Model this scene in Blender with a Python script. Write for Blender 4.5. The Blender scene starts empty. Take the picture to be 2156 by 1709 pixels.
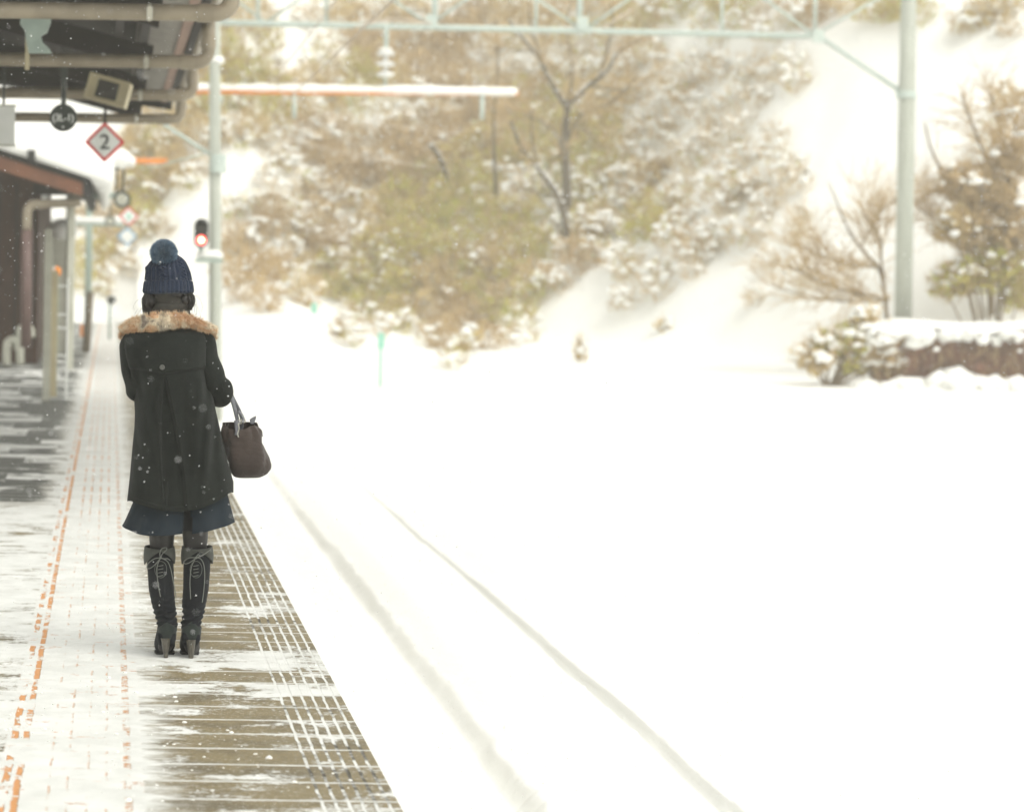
import bpy, math, random
import numpy as np
from mathutils import Matrix, Vector
rad = math.radians
sc = bpy.context.scene
COL = sc.collection
# ------------------------------------------------------------------ camera
F = 5737.0            # focal length in photo-overview pixels (2156 wide)
VX, VY = 233.0, 562.0 # vanishing point of the platform
TH = rad(0.85)        # roll
CH = 1.65             # eye height over the platform
cam = bpy.data.cameras.new('camera')
camo = bpy.data.objects.new('camera', cam); COL.objects.link(camo)
cam.sensor_width = 36.0; cam.sensor_fit = 'HORIZONTAL'
cam.lens = F / 2156 * 36.0
cam.shift_x = (1078 - VX) / 2156
cam.shift_y = -(854.5 - VY) / 2156
cam.clip_start = 0.1; cam.clip_end = 2000
cam.dof.use_dof = True; cam.dof.focus_distance = 11.5; cam.dof.aperture_fstop = 3.1
camo.matrix_world = Matrix.Translation((0, 0, CH)) @ Matrix.Rotation(math.pi/2, 4, 'X') @ Matrix.Rotation(TH, 4, 'Z')
sc.camera = camo
# ------------------------------------------------------------------ sky, sun, exposure
w = bpy.data.worlds.new('World'); sc.world = w; w.use_nodes = True
nt = w.node_tree; nt.nodes.clear()
sky = nt.nodes.new('ShaderNodeTexSky'); sky.sky_type = 'NISHITA'; sky.sun_disc = False
SUN_EL, SUN_AZ = rad(54), rad(140)      # sun high behind the camera on the right, behind cloud
sky.sun_elevation = SUN_EL; sky.sun_rotation = SUN_AZ
sky.air_density = 1.0; sky.dust_density = 4.0; sky.ozone_density = 1.0
hs = nt.nodes.new('ShaderNodeHueSaturation'); hs.inputs['Saturation'].default_value = 0.12
bg = nt.nodes.new('ShaderNodeBackground'); bg.inputs['Strength'].default_value = 0.12
wo = nt.nodes.new('ShaderNodeOutputWorld')
nt.links.new(sky.outputs[0], hs.inputs['Color']); nt.links.new(hs.outputs[0], bg.inputs['Color']); nt.links.new(bg.outputs[0], wo.inputs['Surface'])
sun = bpy.data.lights.new('sun', 'SUN'); sun.energy = 1.0; sun.angle = rad(55); sun.color = (1, 0.97, 0.86)
suno = bpy.data.objects.new('sun', sun); COL.objects.link(suno)
sd = Vector((math.sin(SUN_AZ)*math.cos(SUN_EL), math.cos(SUN_AZ)*math.cos(SUN_EL), math.sin(SUN_EL)))
suno.rotation_euler = sd.to_track_quat('Z', 'Y').to_euler()
suno.location = (60, -60, 110)
vs = sc.view_settings
vs.view_transform = 'Standard'; vs.look = 'None'; vs.gamma = 1.0; vs.use_curve_mapping = False
vs.exposure = 0.80
cy = sc.cycles
cy.use_denoising = True; cy.volume_bounces = 1; cy.max_bounces = 8; cy.diffuse_bounces = 4
cy.glossy_bounces = 3; cy.transmission_bounces = 4; cy.sample_clamp_indirect = 6
cy.use_adaptive_sampling = True; cy.adaptive_threshold = 0.03
# ------------------------------------------------------------------ pixel <-> world
CT, ST = math.cos(TH), math.sin(TH)
def P(px, py, Y):
    u, v = px - VX, VY - py
    return (( u*CT - v*ST) / F * Y, Y, CH + (u*ST + v*CT) / F * Y)
def ray(px, py):
    u, v = px - VX, VY - py
    return (u*CT - v*ST) / F, (u*ST + v*CT) / F
# ------------------------------------------------------------------ mesh builder
class MB:
    def __init__(s): s.v = []; s.f = []; s.m = []; s.mi = 0
    def add(s, vs_, fs_, mi=None):
        b = len(s.v); s.v.extend([tuple(map(float, p)) for p in vs_])
        s.f.extend([tuple(int(i)+b for i in f) for f in fs_]); s.m.extend([s.mi if mi is None else mi]*len(fs_)); return s
    def box(s, a, b, M=None):
        x0,y0,z0 = a; x1,y1,z1 = b
        vs_ = [(x0,y0,z0),(x1,y0,z0),(x1,y1,z0),(x0,y1,z0),(x0,y0,z1),(x1,y0,z1),(x1,y1,z1),(x0,y1,z1)]
        if M is not None: vs_ = [M @ Vector(p) for p in vs_]
        return s.add(vs_, [(3,2,1,0),(4,5,6,7),(0,1,5,4),(1,2,6,5),(2,3,7,6),(3,0,4,7)])
    def loft(s, rings, cap=True, closed=True):
        n = len(rings[0]); vs_ = [p for r in rings for p in r]; fs_ = []
        for j in range(len(rings)-1):
            for i in range(n if closed else n-1):
                k = (i+1) % n
                fs_.append((j*n+i, j*n+k, (j+1)*n+k, (j+1)*n+i))
        if cap and closed:
            fs_.append(tuple(reversed(range(n)))); fs_.append(tuple(range((len(rings)-1)*n, len(rings)*n)))
        return s.add(vs_, fs_)
    def tube(s, pts, r, n=8, cap=True, flat=1.0):
        pts = [Vector(p) for p in pts]
        if not hasattr(r, '__len__'): r = [r]*len(pts)
        rings = []; up = None
        for i, p in enumerate(pts):
            d = (pts[min(i+1, len(pts)-1)] - pts[max(i-1, 0)]).normalized()
            if up is None:
                up = Vector((0,0,1)) if abs(d.z) < .9 else Vector((0,1,0))
            a = d.cross(up)
            if a.length < 1e-4: a = d.cross(Vector((1,0,0)))
            a.normalize(); b = a.cross(d).normalized(); up = b
            rings.append([p + (a*math.cos(t) + b*math.sin(t)*flat)*r[i] for t in [2*math.pi*k/n for k in range(n)]])
        return s.loft(rings, cap)
    def lathe(s, prof, c=(0,0,0), n=24, axis='Z', cap=True):
        rings = []
        for r, h in prof:
            ring = []
            for k in range(n):
                t = 2*math.pi*k/n; a, b = r*math.cos(t), r*math.sin(t)
                q = (a, b, h) if axis == 'Z' else (a, h, b) if axis == 'Y' else (h, a, b)
                ring.append((c[0]+q[0], c[1]+q[1], c[2]+q[2]))
            rings.append(ring)
        return s.loft(rings, cap)
    def grid(s, fn, nu, nv, wrap=False):
        vs_ = [fn(i/(nu if wrap else nu-1), j/(nv-1)) for j in range(nv) for i in range(nu)]
        fs_ = []
        for j in range(nv-1):
            for i in range(nu if wrap else nu-1):
                k = (i+1) % nu
                fs_.append((j*nu+i, j*nu+k, (j+1)*nu+k, (j+1)*nu+i))
        return s.add(vs_, fs_)
    def build(s, name, mats, parent=None, smooth=True, off=(0,0,0), angle=None):
        me = bpy.data.meshes.new(name)
        v = np.array(s.v, dtype=np.float64).reshape(-1, 3) - np.array(off)
        me.from_pydata(v.tolist(), [], s.f)
        if not isinstance(mats, (list, tuple)): mats = [mats]
        for m in mats: me.materials.append(m)
        if max(s.m, default=0) > 0: me.polygons.foreach_set('material_index', s.m)
        if smooth: me.polygons.foreach_set('use_smooth', [True]*len(s.f))
        me.update()
        if smooth and angle:
            try: me.set_sharp_from_angle(angle=rad(angle))
            except Exception: pass
        o = bpy.data.objects.new(name, me); COL.objects.link(o)
        if parent is not None: o.parent = parent
        return o
def tag(o, label=None, cat=None, group=None, kind=None):
    if label: o['label'] = label
    if cat: o['category'] = cat
    if group: o['group'] = group
    if kind: o['kind'] = kind
    return o
def empty(name, loc, label, cat, group=None, rz=0):
    o = bpy.data.objects.new(name, None); COL.objects.link(o); o.location = loc; o.rotation_euler.z = rz
    o.empty_display_size = .1
    return tag(o, label, cat, group)
def ico(sub=1):
    t = (1+5**.5)/2
    v = np.array([(-1,t,0),(1,t,0),(-1,-t,0),(1,-t,0),(0,-1,t),(0,1,t),(0,-1,-t),(0,1,-t),(t,0,-1),(t,0,1),(-t,0,-1),(-t,0,1)], float)
    f = [(0,11,5),(0,5,1),(0,1,7),(0,7,10),(0,10,11),(1,5,9),(5,11,4),(11,10,2),(10,7,6),(7,1,8),(3,9,4),(3,4,2),(3,2,6),(3,6,8),(3,8,9),(4,9,5),(2,4,11),(6,2,10),(8,6,7),(9,8,1)]
    v /= np.linalg.norm(v[0])
    for _ in range(sub-1):
        vl = [tuple(p) for p in v]; cache = {}; nf = []
        def mid(a, b):
            k = (min(a,b), max(a,b))
            if k not in cache:
                m = (np.array(vl[a])+np.array(vl[b])); m /= np.linalg.norm(m); vl.append(tuple(m)); cache[k] = len(vl)-1
            return cache[k]
        for a,b,c in f:
            ab,bc,ca = mid(a,b), mid(b,c), mid(c,a); nf += [(a,ab,ca),(b,bc,ab),(c,ca,bc),(ab,bc,ca)]
        v = np.array(vl); f = nf
    return v, f
ICO1, ICO2 = ico(1), ico(2)
OCT = (np.array([(1,0,0),(-1,0,0),(0,1,0),(0,-1,0),(0,0,1),(0,0,-1)], float), [(0,2,4),(2,1,4),(1,3,4),(3,0,4),(2,0,5),(1,2,5),(3,1,5),(0,3,5)])
def scatter(mb, base, C, S, rng, mi=0, squash=1.0, jitter=.25):
    bv, bf = base; n = len(C)
    if n == 0: return
    S = np.asarray(S, float).reshape(n, -1)
    if S.shape[1] == 1: S = np.repeat(S, 3, 1)
    v = bv[None]*(1 + rng.normal(0, jitter, (n, len(bv), 1)).clip(-.5,.5))
    v = v*S[:, None, :]; v[:, :, 2] *= squash; v = v + np.asarray(C)[:, None, :]
    b = len(mb.v); mb.v.extend(map(tuple, v.reshape(-1, 3).tolist()))
    f = (np.array(bf)[None] + (np.arange(n)*len(bv))[:, None, None] + b).reshape(-1, len(bf[0]))
    mb.f.extend(map(tuple, f.tolist())); mb.m.extend([mi]*len(f))
def leaves(mb, C, L, W, rng, mi=0, D=None):
    """thin tapered blades: centre C, length L, width W, direction D (random when None)"""
    n = len(C)
    if n == 0: return
    C = np.asarray(C, float)
    D = rng.normal(size=(n, 3)) if D is None else np.asarray(D, float)
    D = D/np.linalg.norm(D, axis=1, keepdims=True)
    A = np.cross(D, rng.normal(size=(n, 3))); A /= np.linalg.norm(A, axis=1, keepdims=True)
    L = np.asarray(L).reshape(-1, 1)*np.ones((n, 1)); W = np.asarray(W).reshape(-1, 1)*np.ones((n, 1))
    q = np.stack([C - D*L/2, C + A*W/2, C + D*L/2, C - A*W/2], 1)
    b = len(mb.v); mb.v.extend(map(tuple, q.reshape(-1, 3).tolist()))
    f = np.arange(4*n).reshape(n, 4) + b
    mb.f.extend(map(tuple, f.tolist())); mb.m.extend([mi]*n)
def interp(x, pts):
    xs = [p[0] for p in pts]
    return [float(np.interp(x, xs, [p[k] for p in pts])) for k in range(1, len(pts[0]))]
def smooth_poly(pts, n=8):
    """Catmull-Rom through points"""
    pts = [Vector(p) for p in pts]; out = []
    for i in range(len(pts)-1):
        p0, p1, p2, p3 = pts[max(i-1,0)], pts[i], pts[i+1], pts[min(i+2, len(pts)-1)]
        for k in range(n):
            t = k/n
            out.append(.5*((2*p1) + (p2-p0)*t + (2*p0-5*p1+4*p2-p3)*t*t + (3*p1-p0-3*p2+p3)*t**3))
    out.append(pts[-1]); return out
# ------------------------------------------------------------------ materials
class NT:
    def __init__(s, name):
        s.mat = bpy.data.materials.new(name); s.mat.use_nodes = True; s.t = s.mat.node_tree; s.t.nodes.clear()
        s.out = s.t.nodes.new('ShaderNodeOutputMaterial'); s.b = s.t.nodes.new('ShaderNodeBsdfPrincipled')
        s.t.links.new(s.b.outputs[0], s.out.inputs[0]); s.tc = s.t.nodes.new('ShaderNodeTexCoord')
        s.geo = None
    def n(s, t): return s.t.nodes.new(t)
    def put(s, sock, v):
        if hasattr(v, 'links') or isinstance(v, bpy.types.NodeSocket): s.t.links.new(v, sock)
        elif isinstance(v, (tuple, list)): sock.default_value = tuple(v) + ((1,) if len(v) == 3 and len(sock.default_value) == 4 else ())
        else: sock.default_value = v
    def set(s, **k):
        for a, v in k.items(): s.put(s.b.inputs[a.replace('_', ' ')], v)
        return s
    def m(s, op, a, b=0.0, c=None, clamp=False):
        x = s.n('ShaderNodeMath'); x.operation = op; x.use_clamp = clamp
        s.put(x.inputs[0], a); s.put(x.inputs[1], b)
        if c is not None: s.put(x.inputs[2], c)
        return x.outputs[0]
    def step(s, v, a, b):     # smoothstep a..b -> 0..1
        x = s.n('ShaderNodeMapRange'); x.interpolation_type = 'SMOOTHSTEP'
        s.put(x.inputs[0], v); s.put(x.inputs[1], a); s.put(x.inputs[2], b); return x.outputs[0]
    def noise(s, scale, detail=4, rough=.55, vec=None, sep=False, dist=0.0):
        x = s.n('ShaderNodeTexNoise'); x.inputs['Scale'].default_value = scale; x.inputs['Detail'].default_value = detail
        x.inputs['Roughness'].default_value = rough; x.inputs['Distortion'].default_value = dist
        s.t.links.new(s.tc.outputs['Object'] if vec is None else vec, x.inputs['Vector'])
        return x.outputs[1 if sep else 0]
    def vecscale(s, v3, src=None):
        x = s.n('ShaderNodeMapping'); x.inputs['Scale'].default_value = v3
        s.t.links.new(s.tc.outputs['Object'] if src is None else src, x.inputs['Vector']); return x.outputs[0]
    def mix(s, f, a, b):
        x = s.n('ShaderNodeMix'); x.data_type = 'RGBA'
        a, b = [(k,)*3 if isinstance(k, (int, float)) else k for k in (a, b)]
        s.put(x.inputs[0], f); s.put(x.inputs[6], a); s.put(x.inputs[7], b); return x.outputs[2]
    def bump(s, h, strength=.3, dist=.01):
        x = s.n('ShaderNodeBump'); x.inputs['Strength'].default_value = strength; x.inputs['Distance'].default_value = dist
        s.put(x.inputs['Height'], h); s.t.links.new(x.outputs[0], s.b.inputs['Normal']); return s
    def xyz(s):
        x = s.n('ShaderNodeSeparateXYZ'); s.t.links.new(s.tc.outputs['Object'], x.inputs[0]); return x.outputs
def mat(name, c1, c2=None, scale=8, rough=.6, bump=.2, bscale=None, metal=0.0, sheen=0.0, dist=.004, lo=.35, hi=.65, spec=None, stretch=None):
    N = NT(name); c2 = c2 or tuple(x*.8 for x in c1)
    v = N.vecscale(stretch) if stretch else None
    N.set(Base_Color=N.mix(N.step(N.noise(scale, 5, vec=v), lo, hi), c1, c2), Roughness=rough, Metallic=metal)
    if sheen: N.set(Sheen_Weight=sheen, Sheen_Roughness=.4)
    if spec is not None: N.b.inputs['Specular IOR Level'].default_value = spec
    if bump: N.bump(N.noise(bscale or scale*6, 4, vec=v), bump, dist)
    return N.mat
SNOWC = (.86, .86, .825)
def snow_mat():
    N = NT('snow'); N.set(Base_Color=SNOWC, Roughness=.75); N.b.inputs['Specular IOR Level'].default_value = .2
    h = N.m('ADD', N.noise(2.0, 6), N.m('MULTIPLY', N.noise(28, 4), .25))
    N.bump(h, .35, .05); return N.mat
M = {}
M['snow'] = snow_mat()
M['flake'] = mat('snowflake', (.9,.9,.9), rough=.8, bump=0)
def wool(name, c1, c2, sheen=.06, scale=40, b=.5, bscale=420, dist=.003):
    N = NT(name); big = N.noise(6, 4); fine = N.noise(bscale, 3)
    col = N.mix(N.step(N.m('ADD', N.m('MULTIPLY', big, .5), N.m('MULTIPLY', fine, .5)), .35, .65), c1, c2)
    N.set(Base_Color=col, Roughness=.95, Sheen_Weight=sheen, Sheen_Roughness=.5); N.b.inputs['Specular IOR Level'].default_value = .1
    N.bump(N.m('ADD', N.noise(bscale, 4), N.m('MULTIPLY', N.noise(scale, 3), .6)), b, dist); return N.mat
M['coat'] = wool('charcoal_wool', (.017,.0195,.0175), (.008,.0095,.0085))
M['skirt'] = wool('blue_grey_wool', (.018,.026,.034), (.012,.017,.023))
M['knit'] = wool('navy_knit', (.030,.041,.068), (.014,.019,.034), scale=120, b=.8, bscale=300, dist=.004)
M['scarf'] = wool('grey_snood', (.062,.058,.050), (.036,.034,.030), scale=60)
M['tights'] = wool('black_tights', (.022,.020,.020), (.016,.015,.015), b=.1)
M['suede'] = wool('black_suede', (.010,.011,.014), (.016,.018,.021), sheen=.05, scale=60)
M['counter'] = wool('green_black_suede', (.026,.033,.030), (.018,.023,.021), sheen=.2, scale=60)
M['cuff'] = wool('grey_leather', (.085,.089,.08), (.055,.058,.052), sheen=.1, b=.25)
M['lace'] = mat('grey_lace', (.155,.162,.142), rough=.8, bump=0)
M['heel'] = mat('stacked_heel', (.11,.10,.078), (.06,.055,.045), scale=60, rough=.35, bump=.1, stretch=(3,3,.4))
M['sole'] = mat('dark_sole', (.02,.02,.02), rough=.7, bump=0)
M['bagm'] = wool('brown_suede_bag', (.056,.043,.037), (.038,.029,.026), sheen=.2, scale=50, bscale=260)
M['strap'] = mat('grey_blue_leather', (.14,.145,.16), (.10,.10,.115), scale=40, rough=.4, bump=.15)
M['metal'] = mat('pale_metal', (.6,.58,.5), rough=.3, metal=1, bump=0)
M['hair'] = mat('black_hair', (.014,.012,.011), (.03,.026,.022), scale=60, rough=.45, bump=.4, stretch=(1,1,.15))
M['skin'] = None
def skin_mat():
    N = NT('skin_and_tights'); z = N.xyz()[2]
    s = N.step(z, 1.0, 1.01)
    N.set(Base_Color=N.mix(s, (.02,.018,.018), N.mix(N.noise(9, 3), (.62,.42,.33), (.55,.34,.26))), Roughness=.55); return N.mat
M['skin'] = skin_mat()
def fur_mat(name, cols, scale, tipmix=None):
    N = NT(name); r = N.n('ShaderNodeValToRGB'); r.color_ramp.interpolation = 'EASE'
    el = r.color_ramp.elements
    while len(el) < len(cols): el.new(.5)
    for e, (p, c) in zip(el, cols): e.position = p; e.color = c + (1,)
    N.put(r.inputs[0], N.noise(scale, 3, .6, dist=.6)); N.set(Base_Color=r.outputs[0], Roughness=.8, Sheen_Weight=.2)
    N.b.inputs['Specular IOR Level'].default_value = .15; return N.mat
M['fur'] = fur_mat('fox_fur', [(.30,(.34,.29,.24)),(.41,(.72,.64,.50)),(.50,(.66,.48,.31)),(.57,(.60,.38,.22)),(.67,(.74,.65,.50))], 13)
M['pom'] = fur_mat('blue_pompom_fur', [(.35,(.08,.135,.20)),(.5,(.13,.20,.275)),(.65,(.20,.28,.35))], 40)
M['pvc'] = mat('beige_drain_pipe', (.30,.255,.185), (.235,.20,.145), scale=5, rough=.4, bump=.05)
M['pvcband'] = mat('pale_pipe_clip', (.55,.53,.44), rough=.4, bump=0)
M['darkwood'] = mat('dark_timber', (.018,.011,.009), (.010,.007,.006), scale=6, rough=.7, stretch=(1,8,8))
M['brownwood'] = mat('brown_timber', (.060,.023,.012), (.030,.012,.007), scale=5, rough=.7, stretch=(6,6,.6))
M['soffit'] = mat('snowlit_grey_soffit', (.30,.28,.245), (.24,.225,.20), scale=7, rough=.7)  # overhang underside; the snow light on it is put into this paler grey
M['fascia'] = mat('pinkish_fascia', (.40,.27,.215), (.34,.23,.18), scale=6, rough=.7)
M['palegreen'] = mat('pale_green_paint', (.36,.44,.385), (.30,.37,.33), scale=7, rough=.5, bump=.08)
M['cream'] = mat('cream_paint', (.52,.46,.29), (.46,.40,.26), scale=6, rough=.5, bump=.05)
M['white'] = mat('white_paint', (.84,.85,.82), (.78,.80,.76), scale=6, rough=.5, bump=.05)
M['offwhite'] = mat('offwhite_weathered', (.50,.50,.42), (.42,.42,.35), scale=4, rough=.6, bump=.08)
M['black'] = mat('black_enamel', (.012,.013,.012), rough=.4, bump=0)
M['signgrey'] = mat('dark_green_enamel', (.022,.028,.023), (.035,.042,.035), scale=30, rough=.5, bump=0)
M['red'] = mat('red_enamel', (.75,.045,.03), (.66,.03,.05), scale=10, rough=.45, bump=0)
M['blue'] = mat('blue_enamel', (.12,.38,.62), rough=.45, bump=0)
M['green'] = mat('green_paint', (.26,.58,.45), (.30,.62,.49), scale=10, rough=.5, bump=0)
M['orange'] = mat('orange_paint', (.80,.27,.03), (.72,.23,.03), scale=4, rough=.5, bump=0)
M['concrete'] = mat('pale_concrete', (.46,.48,.42), (.38,.40,.345), scale=2.5, rough=.8, bump=.15, stretch=(3,3,.4))
M['gantry'] = mat('gantry_paint', (.50,.57,.52), (.44,.51,.47), scale=3, rough=.5, bump=.05)
M['porcelain'] = mat('white_porcelain', (.78,.78,.75), rough=.25, bump=0)
M['wire'] = mat('weathered_wire', (.55,.46,.36), rough=.6, bump=0)
M['steel'] = mat('worn_steel', (.30,.31,.30), (.16,.15,.14), scale=20, rough=.35, metal=.8, bump=.05)
M['bark'] = mat('brown_bark', (.26,.19,.115), (.16,.115,.07), scale=6, rough=.9, bump=.6, dist=.03, stretch=(3,3,.5))
M['bark2'] = mat('dark_bark', (.15,.115,.075), (.09,.07,.047), scale=6, rough=.9, bump=.6, dist=.03, stretch=(3,3,.5))
M['twig'] = mat('brown_twig', (.58,.43,.22), (.43,.30,.145), scale=.9, rough=.9, bump=0)
M['twig2'] = mat('ochre_twig', (.64,.50,.22), (.53,.40,.17), scale=.9, rough=.9, bump=0)
M['olive'] = mat('olive_leaf', (.44,.45,.085), (.56,.48,.12), scale=.9, rough=.8, bump=0)
M['hedge'] = mat('rust_brown_hedge', (.30,.13,.08), (.19,.085,.055), scale=1.5, rough=.9, bump=0)
M['asphalt'] = mat('dark_wall', (.03,.03,.03), rough=.8)
M['glass'] = mat('dark_grille', (.05,.045,.035), (.03,.027,.022), scale=40, rough=.5, bump=0)
def emit(name, c, s):
    N = NT(name); N.set(Base_Color=c, Emission_Color=c, Emission_Strength=s, Roughness=.3); return N.mat
M['lamp_red'] = emit('lit_red_lamp', (1.0,.10,.09), 1.8)
M['lamp_core'] = emit('lit_lamp_core', (1.0,.62,.34), 5.0)

# ------------------------------------------------------------------ terrain
RZ = CH - 2.63          # rail top level
RAILX = (1.985, 3.03)
def bend(Y):
    return np.where(np.asarray(Y) > 42, .010*(np.asarray(Y)-42)**2*np.minimum(1, 60/np.maximum(np.asarray(Y)-42, 1)), 0)
def vnoise(x, y, seed=0):
    def h(i, j):
        n = np.sin(i*127.1 + j*311.7 + seed*74.7)*43758.5453
        return n - np.floor(n)
    i = np.floor(x); j = np.floor(y); fx = x-i; fy = y-j
    fx = fx*fx*(3-2*fx); fy = fy*fy*(3-2*fy)
    return (h(i,j)*(1-fx)+h(i+1,j)*fx)*(1-fy) + (h(i,j+1)*(1-fx)+h(i+1,j+1)*fx)*fy - .5
def fbm(x, y, o=4, seed=0):
    a = 0; s = 1
    for k in range(o):
        a = a + s*vnoise(x*2**k, y*2**k, seed+k); s *= .5
    return a
def ss(t): t = np.clip(t, 0, 1); return t*t*(3-2*t)
FX = np.arange(-70, 90, .25)
_f = np.interp(FX, [-60,-8,-3, 1, 4, 8, 10.5, 12.5, 15, 18, 24, 40, 80], [60, 70,84, 92, 93, 90, 86, 84, 78, 71, 66, 64, 62])
_k = np.exp(-(np.arange(-24, 25)*.25/2.2)**2/2)
FS = np.convolve(np.pad(_f, 24, mode='edge'), _k/_k.sum(), 'valid')
def foot(x):     # where the hillside starts
    return np.interp(x, FX, FS)
def ground(x, Y, fine=True):
    x = np.asarray(x, float); Y = np.asarray(Y, float)
    z = RZ + .04 + .05*fbm(x*.35, Y*.25, 3, 3)
    # the low bank left of the hollow, nearer than the thicket
    z = z + 2.0*ss((Y-62)/18)*np.exp(-((x-4.2)/2.9)**2) + .5*ss((Y-60)/25)
    gr = (foot(x+.5)-foot(x-.5)); t = (Y - foot(x))/np.sqrt(1+gr*gr) + .9*fbm(x*.22, Y*.22, 3, 9)
    tt = np.maximum(t, 0)
    rise = .72*tt
    rise = np.where(tt > 24, .72*24 + (tt-24)*.35, rise)
    z = z + rise*ss(tt/3) + ss(tt/4)*.55*fbm(x*.45, Y*.45, 4, 21)
    # left side hill
    tl = np.maximum(-x - 14 , 0); z = z + np.where(Y > -20, .4*np.minimum(tl, 40)*ss(tl/8), 0)
    if fine:
        for k, rx in enumerate(RAILX):
            d = x - rx - bend(Y)
            wob = .018*fbm(Y*1.8, Y*0+k*7, 3, 31+k) + (.02 if k == 0 else .032)*fbm(Y*6, Y*0+k*3, 4, 37+k)
            wl, wr = (.045, .12) if k == 0 else (.03, .035)
            wl = wl + wob*.7; wr = wr + wob*(1.6 if k == 0 else 1) + (.02*fbm(x*3, Y*14, 2, 41) if k == 0 else 0)
            prof = np.where(d < 0, 1 - ss((-d - wl + .02)/.045), 1 - ss((d-.03)/np.maximum(wr, .03)))
            dep = (.078 if k == 0 else .06)*(1 + .7*fbm(Y*.5, Y*0+k*5, 2, 51))*ss(((44 if k == 0 else 38)-Y)/22)
            z = z - prof*dep
            z = z + (.05 if k == 0 else .035)*np.exp(-((d-.42)/.22)**2)*ss((40-Y)/22)   # heaped rim
        # snow banked against the platform wall
        z = z + .16*np.exp(-np.maximum(x-.92, 0)/.35)*(1+.5*fbm(Y*.6, Y*0+2, 3, 61))
        z = z + .014*fbm(x*2.2, Y*1.2, 4, 71)
        z = np.where(x < .91, RZ - .1, z)*np.where(x < .91, 1, 1)
    return z
def gz(x, Y): return float(ground(np.array([x]), np.array([Y]), False)[0])
def hill_hit(px, py, y0=50, y1=230):
    a, b = ray(px, py)
    Y = np.arange(y0, y1, .25); zz = CH + b*Y; g = ground(a*Y, Y, False)
    k = np.argmax(zz < g)
    if zz[k] >= g[k]: k = len(Y)-1
    return (a*Y[k], Y[k], float(g[k]))
def sheet(name, X, Y, Z, m):
    nx, ny = len(X), len(Y)
    V = np.stack([np.tile(X, ny), np.repeat(Y, nx), Z.reshape(-1)], 1)
    i = (np.arange(ny-1)[:, None]*nx + np.arange(nx-1)[None]).reshape(-1)
    Fc = np.stack([i, i+1, i+nx+1, i+nx], 1)
    mb = MB(); mb.v = V.tolist(); mb.f = [tuple(q) for q in Fc.tolist()]; mb.m = [0]*len(Fc)
    return mb.build(name, m)
X = np.unique(np.concatenate([np.arange(-160, -24, 8), np.arange(-24, -6, 1.5), [-6, -5.9, -3, .90], np.arange(.915, 1.9, .04), np.arange(1.9, 2.45, .013), np.arange(2.45, 3.0, .04),
                  np.arange(3.0, 3.3, .013), np.arange(3.3, 4.2, .05), np.arange(4.2, 9, .18), np.arange(9, 40, .35), np.arange(40, 80, 2), np.arange(80, 241, 10)]))
Yv = np.unique(np.concatenate([np.arange(-150, 0, 10), np.arange(0, 6, .5), np.arange(6, 14, .028), np.arange(14, 24, .06), np.arange(24, 50, .15), np.arange(50, 62, .4), np.arange(62, 130, .35), np.arange(130, 180, 2), np.arange(180, 420, 12)]))
GX, GY = np.meshgrid(X, Yv)
GZ = ground(GX, GY)
under = (GX < .91) & (GX > -5.95) & (GY > -30) & (GY < 82)
GZ = np.where(under, RZ-.1, np.where(GX < .91, ground(GX, GY, False), GZ))
tag(sheet('snow_ground', X, Yv, GZ, M['snow']), kind='structure')
# rails, nearly drowned in snow
mb = MB()
for rx in RAILX:
    ys = np.concatenate([np.arange(-30, 36, 6), np.arange(36, 70, 2)])
    for (hw, zb, zt) in ((.033, -.095, -.062), (.011, -.17, -.095)):
        mb.loft([[(rx+float(bend(y))-hw, y, RZ+zb-.0), (rx+float(bend(y))+hw, y, RZ+zb), (rx+float(bend(y))+hw, y, RZ+zt), (rx+float(bend(y))-hw, y, RZ+zt)] for y in ys])
tag(mb.build('railway_track', M['steel'], smooth=False), kind='structure')

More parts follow.
